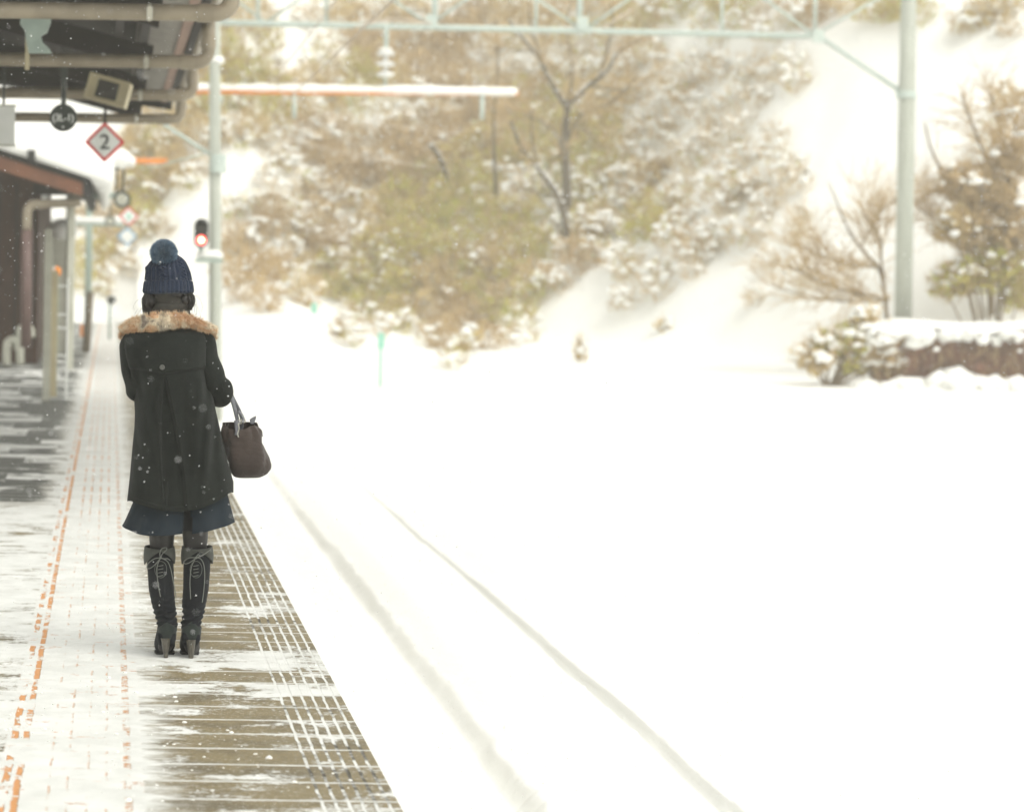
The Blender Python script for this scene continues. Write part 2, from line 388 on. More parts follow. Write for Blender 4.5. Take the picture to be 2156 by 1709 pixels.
# ------------------------------------------------------------------ platform
EDGE = .919
def platform_mat():
    N = NT('platform_tiles_and_snow'); x, y, z = N.xyz()
    n1 = N.noise(3.2, 8, .62); n2 = N.noise(9, 6, .6); n3 = N.noise(45, 4, .6); n4 = N.noise(140, 3)
    rown = N.noise(2.1, 3, .5, vec=N.vecscale((.12, 1, 1)))
    streak = N.noise(7, 6, .65, vec=N.vecscale((.75, 1.35, 1)))
    # wobbling coordinate for joints
    wy = N.m('ADD', y, N.m('MULTIPLY', N.m('SUBTRACT', n2, .5), .02))
    wx = N.m('ADD', x, N.m('MULTIPLY', N.m('SUBTRACT', n2, .5), .016))
    fy = N.m('FRACT', N.m('DIVIDE', N.m('SUBTRACT', wy, .08), .3))
    dy = N.m('MULTIPLY', N.m('MINIMUM', fy, N.m('SUBTRACT', 1, fy)), .3)
    jw = N.m('MULTIPLY', N.m('ADD', n1, N.m('MULTIPLY', n3, .5)), .018)
    joint = N.step(N.m('SUBTRACT', jw, dy), -.002, .004)
    fx = N.m('FRACT', N.m('ADD', N.m('DIVIDE', N.m('SUBTRACT', wx, .68), .0415), .5))
    dx = N.m('MULTIPLY', N.m('ABSOLUTE', N.m('SUBTRACT', fx, .5)), .0415)
    inG = N.m('MULTIPLY', N.step(x, .664, .668), N.step(x, .912, .908))
    groove = N.m('MULTIPLY', inG, N.step(dx, N.m('ADD', .0045, N.m('MULTIPLY', n1, .004)), N.m('ADD', .0025, N.m('MULTIPLY', n1, .004))))
    rowfill = N.noise(1.3, 2, .5, vec=N.vecscale((.3, 1, 1)))
    gfill = N.m('MULTIPLY', groove, N.step(N.m('ADD', N.m('MULTIPLY', rowfill, .8), N.m('MULTIPLY', n2, .40)), .50, .60))
    # snow cover
    side = N.step(N.m('ADD', x, N.m('MULTIPLY', N.m('SUBTRACT', streak, .5), .60)), .30, .10)   # 1 on the snowy side
    core = N.m('ADD', N.m('MULTIPLY', n1, .40), N.m('ADD', N.m('MULTIPLY', streak, .40), N.m('MULTIPLY', n3, .20)))
    bias = N.m('MULTIPLY', N.m('SUBTRACT', rown, .5), .55)
    right = N.step(N.m('ADD', core, bias), .535, .61)
    # specific drifts: under her feet and one row nearer
    def band(c, wdt, amt):
        d = N.m('ABSOLUTE', N.m('SUBTRACT', N.m('ADD', y, N.m('MULTIPLY', N.m('SUBTRACT', n1, .5), .5)), c))
        return N.m('MULTIPLY', N.step(d, wdt, wdt*.3), amt)
    drift = N.m('MAXIMUM', band(11.5, .42, .125), N.m('MAXIMUM', band(10.72, .22, .13), band(13.2, .25, .09)))
    right = N.m('MAXIMUM', right, N.step(N.m('ADD', core, drift), .52, .60))
    # left of the tactile strip
    leftz = N.step(x, -.30, -.34)
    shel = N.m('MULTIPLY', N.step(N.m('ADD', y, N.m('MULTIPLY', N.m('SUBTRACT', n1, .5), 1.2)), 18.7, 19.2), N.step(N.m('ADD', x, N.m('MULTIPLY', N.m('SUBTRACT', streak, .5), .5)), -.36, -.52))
    leftcov = N.step(N.m('ADD', core, N.m('MULTIPLY', bias, .6)), .385, .475)
    wnz = N.n('ShaderNodeTexWhiteNoise'); wnz.noise_dimensions = '2D'; cxy = N.n('ShaderNodeCombineXYZ')
    N.put(cxy.inputs[0], N.m('FLOOR', N.m('DIVIDE', N.m('ADD', wx, N.m('MULTIPLY', N.m('FLOOR', N.m('DIVIDE', wy, 1.2)), .17)), .42))); N.put(cxy.inputs[1], N.m('FLOOR', N.m('DIVIDE', N.m('SUBTRACT', wy, .08), .6))); N.t.links.new(cxy.outputs[0], wnz.inputs['Vector'])
    shelcov = N.step(N.m('ADD', N.m('ADD', core, bias), N.m('MULTIPLY', N.m('SUBTRACT', wnz.outputs['Value'], .5), .28)), .52, .57)
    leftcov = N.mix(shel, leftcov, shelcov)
    strip = N.m('MULTIPLY', N.step(x, -.345, -.335), N.step(x, .135, .125))
    # dashes of orange that show on the strip
    def linex(c, wdt, soft=.35):
        d = N.m('ABSOLUTE', N.m('SUBTRACT', wx, c)); return N.step(d, wdt, wdt*soft)
    dashn = N.noise(6, 5, .6, vec=N.vecscale((2.2, 1, 1)))
    farb = N.m('MULTIPLY', N.step(y, 15, 19), .06)
    main = linex(N.m('ADD', -.272, N.m('MULTIPLY', N.m('SUBTRACT', n3, .5), .012)), .0135, .6)
    second = N.m('MULTIPLY', linex(-.312, .014, .7), N.step(N.m('ADD', dashn, N.m('MULTIPLY', rown, .5)), .76, .82))
    thin = linex(-.172, .006)
    for c in (-.115, -.05, .01): thin = N.m('MAXIMUM', thin, linex(c, .006))
    edge2 = linex(.080, .016, .5)
    fine_dash = N.step(N.noise(70, 2, .5, vec=N.vecscale((.25, 1, 1))), .42, .52)
    thin = N.m('MULTIPLY', thin, N.m('MULTIPLY', N.step(dashn, .50, .62), N.m('MULTIPLY', fine_dash, .75)))
    edge2 = N.m('MULTIPLY', edge2, N.m('MULTIPLY', N.step(N.m('ADD', N.m('MULTIPLY', dashn, .6), N.m('MULTIPLY', n2, .4)), .475, .555), N.step(n3, .42, .54)))
    main = N.m('MULTIPLY', N.m('MULTIPLY', main, N.step(N.noise(.9, 3, .6, vec=N.vecscale((.1, 1, 1))), .36, .44)), N.m('MULTIPLY', N.step(N.m('ADD', farb, N.m('ADD', N.m('MULTIPLY', dashn, .6), N.m('MULTIPLY', n2, .4))), .445, .50), N.step(dy, .006, .012)))
    cross = N.m('MULTIPLY', N.step(dy, .014, .006), N.m('MULTIPLY', N.step(N.noise(4, 4, .6), .58, .66), N.step(n3, .46, .58)))
    blot = N.m('MULTIPLY', N.step(streak, .60, .66), N.step(n3, .46, .56))
    far = N.m('MULTIPLY', N.step(y, 17.5, 19), N.m('MULTIPLY', N.m('MAXIMUM', N.m('MAXIMUM', linex(-.172,.008), linex(-.115,.008)), N.m('MAXIMUM', linex(-.05,.008), linex(.01,.008))), N.step(rown, .45, .6)))
    orange = N.m('MAXIMUM', N.m('MAXIMUM', N.m('MAXIMUM', main, second), N.m('MAXIMUM', thin, edge2)), N.m('MAXIMUM', N.m('MULTIPLY', cross, .4), N.m('MAXIMUM', N.m('MULTIPLY', blot, .7), far)))
    stripcov = N.m('SUBTRACT', 1, N.m('MULTIPLY', orange, .9))
    cov = N.m('MAXIMUM', right, N.m('MAXIMUM', side, N.m('MAXIMUM', N.m('MULTIPLY', joint, .85), gfill)))
    dust = N.m('MULTIPLY', N.step(N.m('ADD', N.m('MULTIPLY', n4, .5), N.m('MULTIPLY', n3, .5)), .54, .62), N.step(N.m('ADD', rown, N.m('MULTIPLY', streak, .4)), .50, .75))
    cov = N.m('MAXIMUM', cov, N.m('MULTIPLY', dust, .8))
    leftcov = N.m('MAXIMUM', leftcov, N.m('MULTIPLY', joint, .75))
    cov = N.mix(leftz, cov, leftcov)
    cov = N.mix(strip, cov, stripcov)
    cov = N.m('MULTIPLY', cov, 1.0, clamp=True)
    tile = N.mix(N.step(n4, .3, .7), (.28,.22,.11), (.13,.105,.055))
    tile = N.mix(N.step(N.noise(6, 7, .7), .50, .66), tile, N.mix(.6, tile, (.12,.10,.055)))
    tile = N.mix(N.m('MULTIPLY', N.step(N.noise(2.4, 6, .65, vec=N.vecscale((.8, 1, 1))), .48, .62), .75), tile, N.mix(n2, (.15,.12,.065), (.085,.07,.042)))
    tile = N.mix(N.m('MULTIPLY', N.step(N.noise(260, 2), .56, .68), .35), tile, (.42,.40,.33))
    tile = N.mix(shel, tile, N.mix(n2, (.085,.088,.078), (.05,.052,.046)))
    tile = N.mix(N.m('MULTIPLY', strip, 1.0), tile, N.mix(n3, (.64,.28,.065), (.54,.215,.05)))
    tile = N.mix(N.m('MULTIPLY', groove, .85), tile, (.02,.019,.016))
    snowc = N.mix(N.step(N.m('ADD', N.m('MULTIPLY', n1, .6), N.m('MULTIPLY', n2, .4)), .35, .65), (.60,.605,.57), (.72,.725,.695))
    N.set(Base_Color=N.mix(cov, tile, snowc), Roughness=N.mix(cov, .55, .8)); N.b.inputs['Specular IOR Level'].default_value = .25
    h = N.m('ADD', N.m('MULTIPLY', cov, N.m('ADD', .5, N.m('MULTIPLY', n2, .9))), N.m('ADD', N.m('MULTIPLY', n4, .12), N.m('MULTIPLY', groove, -.5)))
    N.bump(h, .6, .012); return N.mat
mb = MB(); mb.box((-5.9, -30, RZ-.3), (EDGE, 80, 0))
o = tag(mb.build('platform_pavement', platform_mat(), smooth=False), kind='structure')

rng = np.random.default_rng(91); b = MB(); n = 1500
C = np.stack([rng.uniform(-1.0, .9, n), 8 + 12*rng.random(n)**1.4, np.full(n, .001)], 1)
dens = fbm(C[:, 0]*2.5, C[:, 1]*2.5, 3, 12) + .25*(np.abs(C[:, 0]-.16) < .14)
C = C[dens > .12]; s_ = rng.gamma(2.0, .0014, len(C)).clip(.001, .010)
scatter(b, ICO1, C, np.stack([s_*1.5, s_*1.3, s_*.8], 1), rng, 0, 1, .22)
tag(b.build('snow_crumbs', M['snow']), 'loose crumbs of trodden snow on the platform paving', 'snow', kind='stuff')
# ------------------------------------------------------------------ canopy over the platform
YP = [18.4 + 4.4*k for k in range(4)]           # drain pipes
canopy = empty('platform_canopy', (-3.2, 26, 0), 'dark timber platform canopy with beige drain pipes, roof above the hanging signs', 'canopy')
CO = (-3.2, 26, 0)
def deck_z(x): return 3.78 + .25*(.334 - x)
def slab(name, x0, x1, y0, y1, t, m, dz=0):
    b = MB(); b.loft([[(x0, y, deck_z(x0)+dz), (x1, y, deck_z(x1)+dz), (x1, y, deck_z(x1)+dz+t), (x0, y, deck_z(x0)+dz+t)] for y in (y0, y1)])
    return b.build(name, m, canopy, smooth=False, off=CO)
slab('roof_deck', -3.2, .205, 17.6, 33.4, .05, M['darkwood'])
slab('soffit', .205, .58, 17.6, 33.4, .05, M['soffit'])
slab('fascia_board', .58, .655, 17.6, 33.4, .09, M['fascia'], -.03)
slab('gap_shade_strip', .657, .72, 17.6, 33.4, .14, M['darkwood'], -.05)  # dark strip added for the shade in the gap before the gutter
b = MB(); b.loft([[(-6, y, deck_z(-6)-.9), (.72, y, deck_z(.72)-.10), (.72, y, deck_z(.72)+.06), (-6, y, deck_z(-6)+.05)] for y in (33.41, 33.46)]); b.build('end_board', M['darkwood'], canopy, False, CO)
slab('roof_snow', -3.2, .64, 17.55, 33.45, .38, M['snow'], .065)
mb = MB(); mb.loft([[(-6.2,y,deck_z(-3.2)-.75),(-3.2,y,deck_z(-3.2)),(-3.2,y,deck_z(-3.2)+.05),(-6.2,y,deck_z(-3.2)-.70)] for y in (17.6,33.4)]); mb.build('roof_deck', M['darkwood'], canopy, False, CO)
for k in range(4):
    y = 20.6 + 4.4*k - .08
    if y > 33.3: y = 33.2
    b = MB(); x0, x1 = -3.2, .334
    b.loft([[(x0, yy, deck_z(x0)-.32), (x1, yy, deck_z(x1)-.32), (x1+.03, yy, deck_z(x1)-.10), (x1, yy, deck_z(x1)-.10), (x0, yy, deck_z(x0)-.10)] for yy in (y, y+.14)])
    b.build('rafter', M['darkwood'], canopy, False, CO)
    b = MB(); b.box((-3.3, y-.03, 0), (-3.1, y+.17, deck_z(-3.2)-.05)); b.build('column', M['darkwood'], canopy, False, CO)
for xx in (-2.6, -1.9, -1.25, -.6, .05, .27):
    b = MB(); b.box((xx-.04, 17.7, deck_z(xx)-.10), (xx+.04, 33.3, deck_z(xx)-.012)); b.build('purlin', M['darkwood'], canopy, False, CO)
b = MB()
ring = [(.80+.075*math.cos(t), .075*math.sin(t)) for t in np.linspace(math.pi, 2*math.pi, 9)] + [(.80+.07*math.cos(t), .07*math.sin(t)) for t in np.linspace(2*math.pi, math.pi, 9)]
b.loft([[(a, y, 3.80+c) for a, c in ring] for y in (17.5, 33.5)]); b.build('gutter', M['pvc'], canopy, True, CO, 40)
for k, y in enumerate(YP):
    R = .10; zc = 3.372; xv = .79
    pts = [(-6, y, zc)] + [(xv-R-.25, y, zc), (xv-R, y, zc)] + [(xv-R+R*math.sin(t), y, zc+R-R*math.cos(t)) for t in np.linspace(.15, math.pi/2, 8)] + [(xv, y, zc+.22), (xv, y, 3.74)]
    b = MB(); b.tube(pts, .057, 20); pipe = b.build('drain_pipe', M['pvc'], canopy, True, CO)
    b = MB(); b.tube([(xv-R-.02, y, zc), (xv-R-.13, y, zc)], .064, 20); b.build('pipe_collar', M['pvc'], pipe, True, (0,0,0), 40).matrix_parent_inverse = Matrix.Translation((-CO[0],-CO[1],-CO[2]))
    b = MB(); b.tube([(xv, y, zc+R+.02), (xv, y, zc+R+.11)], .064, 20); b.build('pipe_collar', M['pvc'], pipe, True, (0,0,0), 40).matrix_parent_inverse = Matrix.Translation((-CO[0],-CO[1],-CO[2]))
    xb = P(315, 30, y)[0] if k == 0 else xv - .52
    b = MB(); b.tube([(xb-.012, y, zc), (xb+.012, y, zc)], .061, 20); 
    b.box((xb-.02, y-.078, zc-.055), (xb+.02, y-.056, zc+.03)); b.build('pipe_clip', M['pvcband'], pipe, False, (0,0,0)).matrix_parent_inverse = Matrix.Translation((-CO[0],-CO[1],-CO[2]))
# pale green gusset bracket with a cream post
Yb = 20.3
b = MB(); out = [(78,60),(83,30),(107,30),(108,48),(100,69),(90,77),(86,76),(76,70)]
out = [(42,50),(46,20),(108,20),(107,46),(99,68),(86,76),(90,90),(104,103),(109,112),(60,112),(56,92),(52,64)]
f = [P(a, c, Yb) for a, c in out]
b.add([(p[0], Yb, p[2]) for p in f] + [(p[0], Yb+.07, p[2]) for p in f],
      [tuple(range(12))[::-1], tuple(range(12, 24))] + [(i, (i+1) % 12, (i+1) % 12 + 12, i+12) for i in range(12)])
b.build('gusset_bracket', M['palegreen'], canopy, False, CO)
b = MB(); p = P(53, 62, Yb); q = P(64, 112, Yb); b.box((p[0], Yb+.072, q[2]-.12), (q[0]-.01, Yb+.10, p[2])); b.build('bracket_post', M['cream'], canopy, False, CO)

# ------------------------------------------------------------------ hanging things under the canopy
def text_mesh(s, size, depth, sx=1.0):
    c = bpy.data.curves.new('txt', 'FONT'); c.body = s; c.size = size; c.extrude = depth; c.align_x = 'CENTER'; c.align_y = 'CENTER'
    o = bpy.data.objects.new('txt', c); COL.objects.link(o)
    me = bpy.data.meshes.new_from_object(o.evaluated_get(bpy.context.evaluated_depsgraph_get()))
    V = np.array([v.co[:] for v in me.vertices]); Fs = [tuple(p.vertices) for p in me.polygons]
    bpy.data.objects.remove(o); bpy.data.curves.remove(c); bpy.data.meshes.remove(me)
    V[:, 0] *= sx
    return np.stack([V[:, 0], -V[:, 2], V[:, 1]], 1), Fs
def add_text(name, s, size, m, parent, loc, sx=1.0, ang=0.0, bold=0.0):
    V, Fs = text_mesh(s, size, .002, sx); b = MB()
    ca, sa = math.cos(ang), math.sin(ang)
    offs = [(0,0)] if not bold else [(0,0),(bold,.0005),(-bold,.001)]
    for ox, oy in offs:
        W = V.copy(); W[:, 0] = V[:, 0]*ca - V[:, 2]*sa + ox; W[:, 2] = V[:, 0]*sa + V[:, 2]*ca; W[:, 1] -= oy
        b.add(W + np.array(loc), Fs)
    return b.build(name, m, parent, False)
def diamond(name, px, py, Y, r, label, border, txt=None, txtm=None, top=None, group=None):
    c = P(px, py, Y); t = empty(name, c, label, 'sign', group)
    def dia(rr, y0, y1, m, nm):
        k = .12*rr; pts = []
        for a in range(4):
            A = a*math.pi/2; u = Vector((math.cos(A), math.sin(A))); v = Vector((-u.y, u.x))
            for q in (-1, 0, 1): pts.append(u*(rr - (k*.55 if q else k*.35)) + v*q*k*.55)
        b = MB(); n = len(pts)
        b.loft([[(p.x, y, p.y) for p in pts] for y in (y1, y0)]); return b.build(nm, m, t, False)
    dia(r, 0, .02, border, 'plate'); dia(r*.79, -.006, -.001, M['white'], 'panel')
    if txt: add_text('numeral', txt, r*1.05, txtm or M['black'], t, (0, -.012, -r*.03), 1.0, 0, r*.012)
    zt = P(px, top, Y)[2] - c[2]
    b = MB(); b.box((-.014, 0, r*.93), (.014, .02, zt)); b.build('hanger', M['darkwood'] if Y < 40 else M['signgrey'], t, False)
    return t
diamond('diamond_sign', 220.5, 299.5, 27.3, .203, 'white diamond sign with red border and black numeral 2, hanging from the canopy', M['red'], '2', None, 215)
def disc_sign(name, px, py, Y, r, label, txt=None, ring=False, top=None):
    c = P(px, py, Y); t = empty(name, c, label, 'sign')
    if ring:
        b = MB(); b.lathe([(r*.72, 0), (r, 0), (r, .03), (r*.72, .03), (r*.72, 0)], n=32, axis='Y', cap=False); b.build('ring', M['signgrey'], t, True, (0,0,0), 40)
        b = MB(); b.lathe([(.001, .008), (r*.73, .008), (r*.73, .02), (.001, .02)], n=32, axis='Y'); b.build('panel', M['offwhite'], t, True, (0,0,0), 40)
    else:
        b = MB(); b.lathe([(0.001, 0), (r*.97, 0), (r, .004), (r, .02), (.001, .02)], n=40, axis='Y'); b.build('plate', M['signgrey'], t, True, (0,0,0), 40)
    if txt:
        add_text('lettering', txt, r*.76, M['white'], t, (0, -.004, -.004), .86, 0, r*.014)
        b = MB(); b.lathe([(.001, -.004), (r*.07, -.003), (r*.08, 0)], c=(0, 0, -r*.68), n=12, axis='Y'); b.build('rivet', M['white'], t, True)
    zt = P(px, top, Y)[2] - c[2]
    b = MB(); b.tube([(0, .01, r*.95), (0, .01, zt)], .022 if Y < 40 else .016, 10)
    if Y < 40: b.box((-.03, -.02, zt-.08), (.03, .03, zt+.02))
    b.build('hanger', M['signgrey'], t, False); return t
disc_sign('round_sign', 133, 248, 22.9, .115, 'round dark sign lettered (3L-1) on a rod under the canopy', '(3L-1)', False, 146)
# loudspeaker box, tilted
c = P(226, 190, 26.2); t = empty('loudspeaker', c, 'beige box loudspeaker with dark grille, tilted under the canopy beam', 'loudspeaker')
Rm = Matrix.Rotation(rad(15), 4, 'Y') @ Matrix.Rotation(rad(-8), 4, 'Z')
def rbox(b, x, y, z, X_, Y_, Z_, bev=.01):
    b.box((x, y, z), (X_, Y_, Z_), Rm)
b = MB(); b.box((-.2, 0, -.12), (.2, .22, .12), Rm); b.build('case', M['cream'], t, False)
b = MB()
for q in ((-.205,-.125,.205,-.108),(-.205,.108,.205,.125),(-.205,-.108,-.185,.108),(.185,-.108,.205,.108)): b.box((q[0], -.02, q[1]), (q[2], .0, q[3]), Rm)
b.build('rim', M['cream'], t, False)
b = MB(); b.box((-.105, -.008, -.085), (.105, -.002, .085), Rm); b.build('grille', M['glass'], t, False)
b = MB(); b.tube([(0, .11, .1), (0, .11, .42)], .018, 8); b.build('mount', M['darkwood'], t)
# white hanging board at the left edge
c = P(2, 264, 25); t = empty('hanging_signboard', c, 'plain white hanging signboard under the canopy', 'sign')
b = MB(); b.box((-.45, 0, -.175), (.125, .10, .175)); b.build('board', M['white'], t, False)
for z_ in (-.19, .175): b = MB(); b.box((-.46, -.008, z_), (.135, .108, z_+.015)); b.build('frame', M['offwhite'], t, False)
for x_, z_ in ((-.3, .75), (.02, .60)): b = MB(); b.tube([(x_, .05, .19), (x_, .05, z_)], .012, 8); b.build('hanger', M['signgrey'], t)

# ------------------------------------------------------------------ station building with snow roof
YB = 46.0
bx = P(79, 700, YB)[0]
bld = empty('station_building', (bx-3, YB, 0), 'brown timber station building with thick snow on its sloping roof', 'building')
BO = (bx-3, YB, 0)
ea = P(192, 391, 43.2)              # eave tip
slope = math.tan(rad(17.0))
def rz(x): return ea[2] + (ea[0]-x)*slope
b = MB(); b.box((bx-8, YB, 0), (bx, YB+9, rz(bx)-.02)); 
b.loft([[(bx-8, y, rz(bx)-.02), (bx, y, rz(bx)-.02), (bx-8, y, rz(bx-8)-.02)] for y in (YB, YB+9)]); b.build('wall', M['brownwood'], bld, False, BO)
b = MB()
for xx in np.arange(bx-7.9, bx-.05, .3): b.box((xx, YB-.025, .3), (xx+.035, YB-.003, rz(bx)-.15))
b.build('batten', M['darkwood'], bld, False, BO)
def roofslab(name, x0, x1, y0, y1, z0, z1, m):
    b = MB(); b.loft([[(x0, y, rz(x0)+z0), (x1, y, rz(x1)+z0), (x1, y, rz(x1)+z1), (x0, y, rz(x0)+z1)] for y in (y0, y1)]); return b.build(name, m, bld, False, BO)
roofslab('roof', bx-8, ea[0]-.02, 43.2, YB+9.6, -.02, .11, M['asphalt'])
roofslab('barge_board', bx-8, ea[0]-.13, 43.14, 43.198, -.22, -.001, mat('barge_board_paint', (.20,.085,.045), (.14,.06,.034), scale=5, rough=.7))
b = MB(); b.box((ea[0]-.13, 43.12, ea[2]-.16), (ea[0]+.01, YB+9.6, ea[2]+.10)); b.build('gutter', M['asphalt'], bld, False, BO)
# snow blanket with a rounded bulging eave
b = MB(); prof = []
xs = np.linspace(bx-8, ea[0]-.25, 14)
top = [(x, rz(x)+.11+.72) for x in xs]
bul = [(ea[0]+.04, ea[2]+.80), (ea[0]+.21, ea[2]+.70), (ea[0]+.32, ea[2]+.52), (ea[0]+.36, ea[2]+.32), (ea[0]+.33, ea[2]+.12), (ea[0]+.27, ea[2]-.04), (ea[0]+.16, ea[2]-.10), (ea[0]+.06, ea[2]+.02), (ea[0]-.02, ea[2]+.112)]
bot = [(x, rz(x)+.112) for x in xs[::-1]]
prof = top + bul + bot
rng = np.random.default_rng(4)
ys = np.linspace(43.05, YB+9.7, 40)
rings = []
for i, y in enumerate(ys):
    e = min(1, (i+.35)/2.2); e = math.sin(e*math.pi/2)
    rings.append([(x + .035*float(fbm(np.array(y*1.7), np.array(j*.3), 3, 2)), y, (rz(x)+.112) + (z-(rz(x)+.112))*(e if z > rz(x)+.112 else 1)*(1+.14*float(fbm(np.array(x*1.2), np.array(y*.8), 3, 5)))) for j, (x, z) in enumerate(prof)])
b.loft(rings); b.build('roof_snow', M['snow'], bld, True, BO)
b = MB(); p = P(66, 328, 43); b.box((p[0]-.06, 43.0, p[2]-.1), (p[0]+.06, 43.16, p[2]+.09)); b.build('snow_guard', M['asphalt'], bld, False, BO)
# porch bracket & post
p = P(152, 420, 43.6)
b = MB(); b.box((p[0]-.055, 43.55, 0), (p[0]+.055, 43.66, rz(p[0])-.25)); b.build('post', M['offwhite'], bld, False, BO)
q = P(95, 400, 43.6)
b = MB(); b.box((q[0]-.05, 43.55, P(95,430,43.6)[2]), (q[0]+.05, 43.66, rz(q[0])-.24)); b.box((q[0]+.051, 43.56, P(95,432,43.6)[2]), (p[0]-.056, 43.65, P(95,425,43.6)[2])); b.build('porch_beam', M['white'], bld, False, BO)
b = MB(); b.box((bx-.02, 43.5, P(110,385,43.6)[2]-.2), (p[0]-.06, 43.54, P(110,385,43.6)[2]-.02)); b.build('beam', M['darkwood'], bld, False, BO)
pts = [P(170, 423, 43.4), P(150, 427, 43.4), P(80, 430, 43.4), P(66, 432, 43.4), P(59, 440, 43.4), P(57, 452, 43.4), P(57, 484, 43.4)]
b = MB(); b.tube(smooth_poly(pts, 5), .075, 14); dp = b.build('drain_pipe', M['pvc'], bld, True, BO)
b = MB(); p0 = P(57, 484, 43.4); b.tube([(p0[0], 43.4, p0[2]), (p0[0]+.01, 43.4, .35)], .088, 14); b.build('downpipe', mat('maroon_pipe', (.14,.085,.075), rough=.5, bump=0), bld, True, BO)
for (a, bb, tp) in ((22, 770, 716), (50, 768, 688)):
    Yk = 44.5
    pts = [P(a-8, bb, Yk), P(a-8, tp+14, Yk), P(a-3, tp+3, Yk), P(a+6, tp, Yk), P(a+13, tp+5, Yk), P(a+15, tp+22, Yk)]
    b = MB(); b.tube(smooth_poly(pts, 5), .07, 12); b.build('vent_pipe', M['offwhite'], bld, True, BO)
# left posts and rack in front of the building
p = P(97, 846, 33.4)
t = empty('white_post', (p[0], 33.4, 0), 'pale free standing post with a cream strip beside the wire rack', 'post')
b = MB(); b.box((-.045, -.04, 0), (.045, .04, P(97,482,33.4)[2])); b.build('post', M['offwhite'], t, False)
b = MB(); zt = P(97,570,33.4)[2]; b.box((.046, -.03, .05), (.125, .03, zt)); b.build('strip', M['cream'], t, False)
p = P(122, 840, 34.6)
t = empty('wire_rack', (p[0], 34.6, 0), 'slim pale upright rack with cross rails beside the white post', 'rack')
b = MB()
zt = P(120,560,34.6)[2]
b.box((-.09,-.02,0),(-.06,.02,zt)); b.build('upright', M['white'], t, False); b = MB(); b.box((.09,-.02,0),(.12,.02,zt-.15)); b.build('upright', M['white'], t, False)
b = MB()
for py in (602, 662, 690, 748, 762, 800): z = P(120, py, 34.6)[2]; b = MB(); b.box((-.06,-.018,z-.014),(.09,.018,z+.014)); b.build('cross_rail', M['white'], t, False)
p = P(115, 840, 35.5)
t = empty('marker_pole', (p[0], 35.5, 0), 'thin green marker pole with an orange cap by the white post', 'pole')
b = MB(); zt = P(115,572,35.5)[2]; b.tube([(0,0,0),(0,0,zt)], .025, 10); b.build('pole', M['green'], t)
b = MB(); b.lathe([(.05,zt-.05),(.06,zt-.03),(.06,zt+.04),(.02,zt+.07),(.001,zt+.075)], n=14); b.build('cap', M['orange'], t)
p = P(128, 780, 52)
t = empty('snow_capped_box', (p[0], 52, 0), 'pale equipment cabinet under a rounded snow cap behind the porch post', 'cabinet')
zt = P(128, 500, 52)[2]
b = MB(); b.box((-.20,-.2,0),(.20,.2,zt)); b.build('cabinet', M['offwhite'], t, False)
b = MB(); v = ICO2[0]*np.array([.29,.29,.25]) + np.array([0,0,zt+.12]); b.add(v, ICO2[1]); b.build('snow_cap', M['snow'], t)
# brown leaning post, green lever
p = P(181, 738, 52.5); q = P(190, 615, 52.5)
t = empty('leaning_post', (p[0], 52.5, 0), 'leaning weathered brown post with an orange tag on the snowy platform', 'post')
b = MB(); b.tube([(0,0,-.02), (q[0]-p[0], 0, q[2])], [.075,.07], 10); b.build('post', mat('weathered_post', (.17,.14,.10), rough=.8), t)
b = MB(); b.box((-.115,-.03,P(0,706,52.5)[2]),(-.06,.03,P(0,680,52.5)[2])); b.build('tag', M['orange'], t, False)
p = P(230, 740, 62)
t = empty('switch_stand', (p[0], 62, 0), 'small dark green stand with a short arm far along the platform', 'stand')
z = P(230,632,62)[2]
b = MB(); b.tube([(0,0,0),(0,0,z+.1)], .03, 8); b.build('pole', M['palegreen'], t)
b = MB(); b.lathe([(.02,-.1),(.1,-.03),(.11,.05),(.03,.1)], c=(.03,0,z), n=10); b.build('head', M['signgrey'], t)
# far station signs, hung from a snow laden frame
fr = empty('sign_gantry', (P(250,400,49)[0], 49, 0), 'slender frame under a snow lump carrying the far hanging signs', 'frame')
FO = (P(250,400,49)[0], 49, 0)
b = MB(); p = P(140, 410, 49); q = P(252, 412, 49); b.tube([(p[0],49,p[2]),(q[0],49,q[2])], .055, 10)
b.build('cross_arm', M['palegreen'], fr, True, FO)
p = P(262, 340, 49); q = P(262, 402, 49)
b = MB(); b.tube([(p[0]+.0,49,p[2]+.05),(p[0]-.03,49,q[2])], .022, 8); b.tube([(p[0],49,p[2]-.12),(p[0]-.3,49,p[2]-.15)], .016, 8); b.tube([(q[0]-.14,49.03,P(0,412,49)[2]),(q[0]-.14,49.03,p[2]-.12)], .016, 8); b.build('drop_rod', M['signgrey'], fr, True, FO)
b = MB(); rng = np.random.default_rng(3)
p = P(250, 338, 49); scatter(b, ICO2, [(p[0]-.12,49,p[2]+.02),(p[0]+.06,49,p[2]+.03),(p[0]+.19,49,p[2]-.02)], [(.22,.25,.17),(.19,.25,.19),(.12,.2,.12)], rng, jitter=.05); b.build('snow_cap', M['snow'], fr, True, FO)
p = P(190, 610, 50)
b = MB(); a0 = P(152, 404, 49); b.tube([(a0[0]-.05,49,0),(a0[0]-.05,49,a0[2])], .05, 10); b.build('post', M['offwhite'], fr, True, FO)
disc_sign('ring_sign', 257, 420, 48.9, .155, 'dark ring sign with pale centre hanging under the snow lump', None, True, 400)
disc_sign('disc_marker', 232, 466, 66, .135, 'small dark round marker hanging on a rod before a snowy beam', None, True, 425)
diamond('diamond_sign', 271, 456, 63, .235, 'faint far diamond sign with pink red border and green mark, above the blue one', M['red'], '4', M['green'], 425)
diamond('diamond_sign', 268, 498, 60, .225, 'small far diamond sign with blue border and blank white face', M['blue'], None, None, 470)
p = P(200, 468, 68); q = P(262, 472, 68)
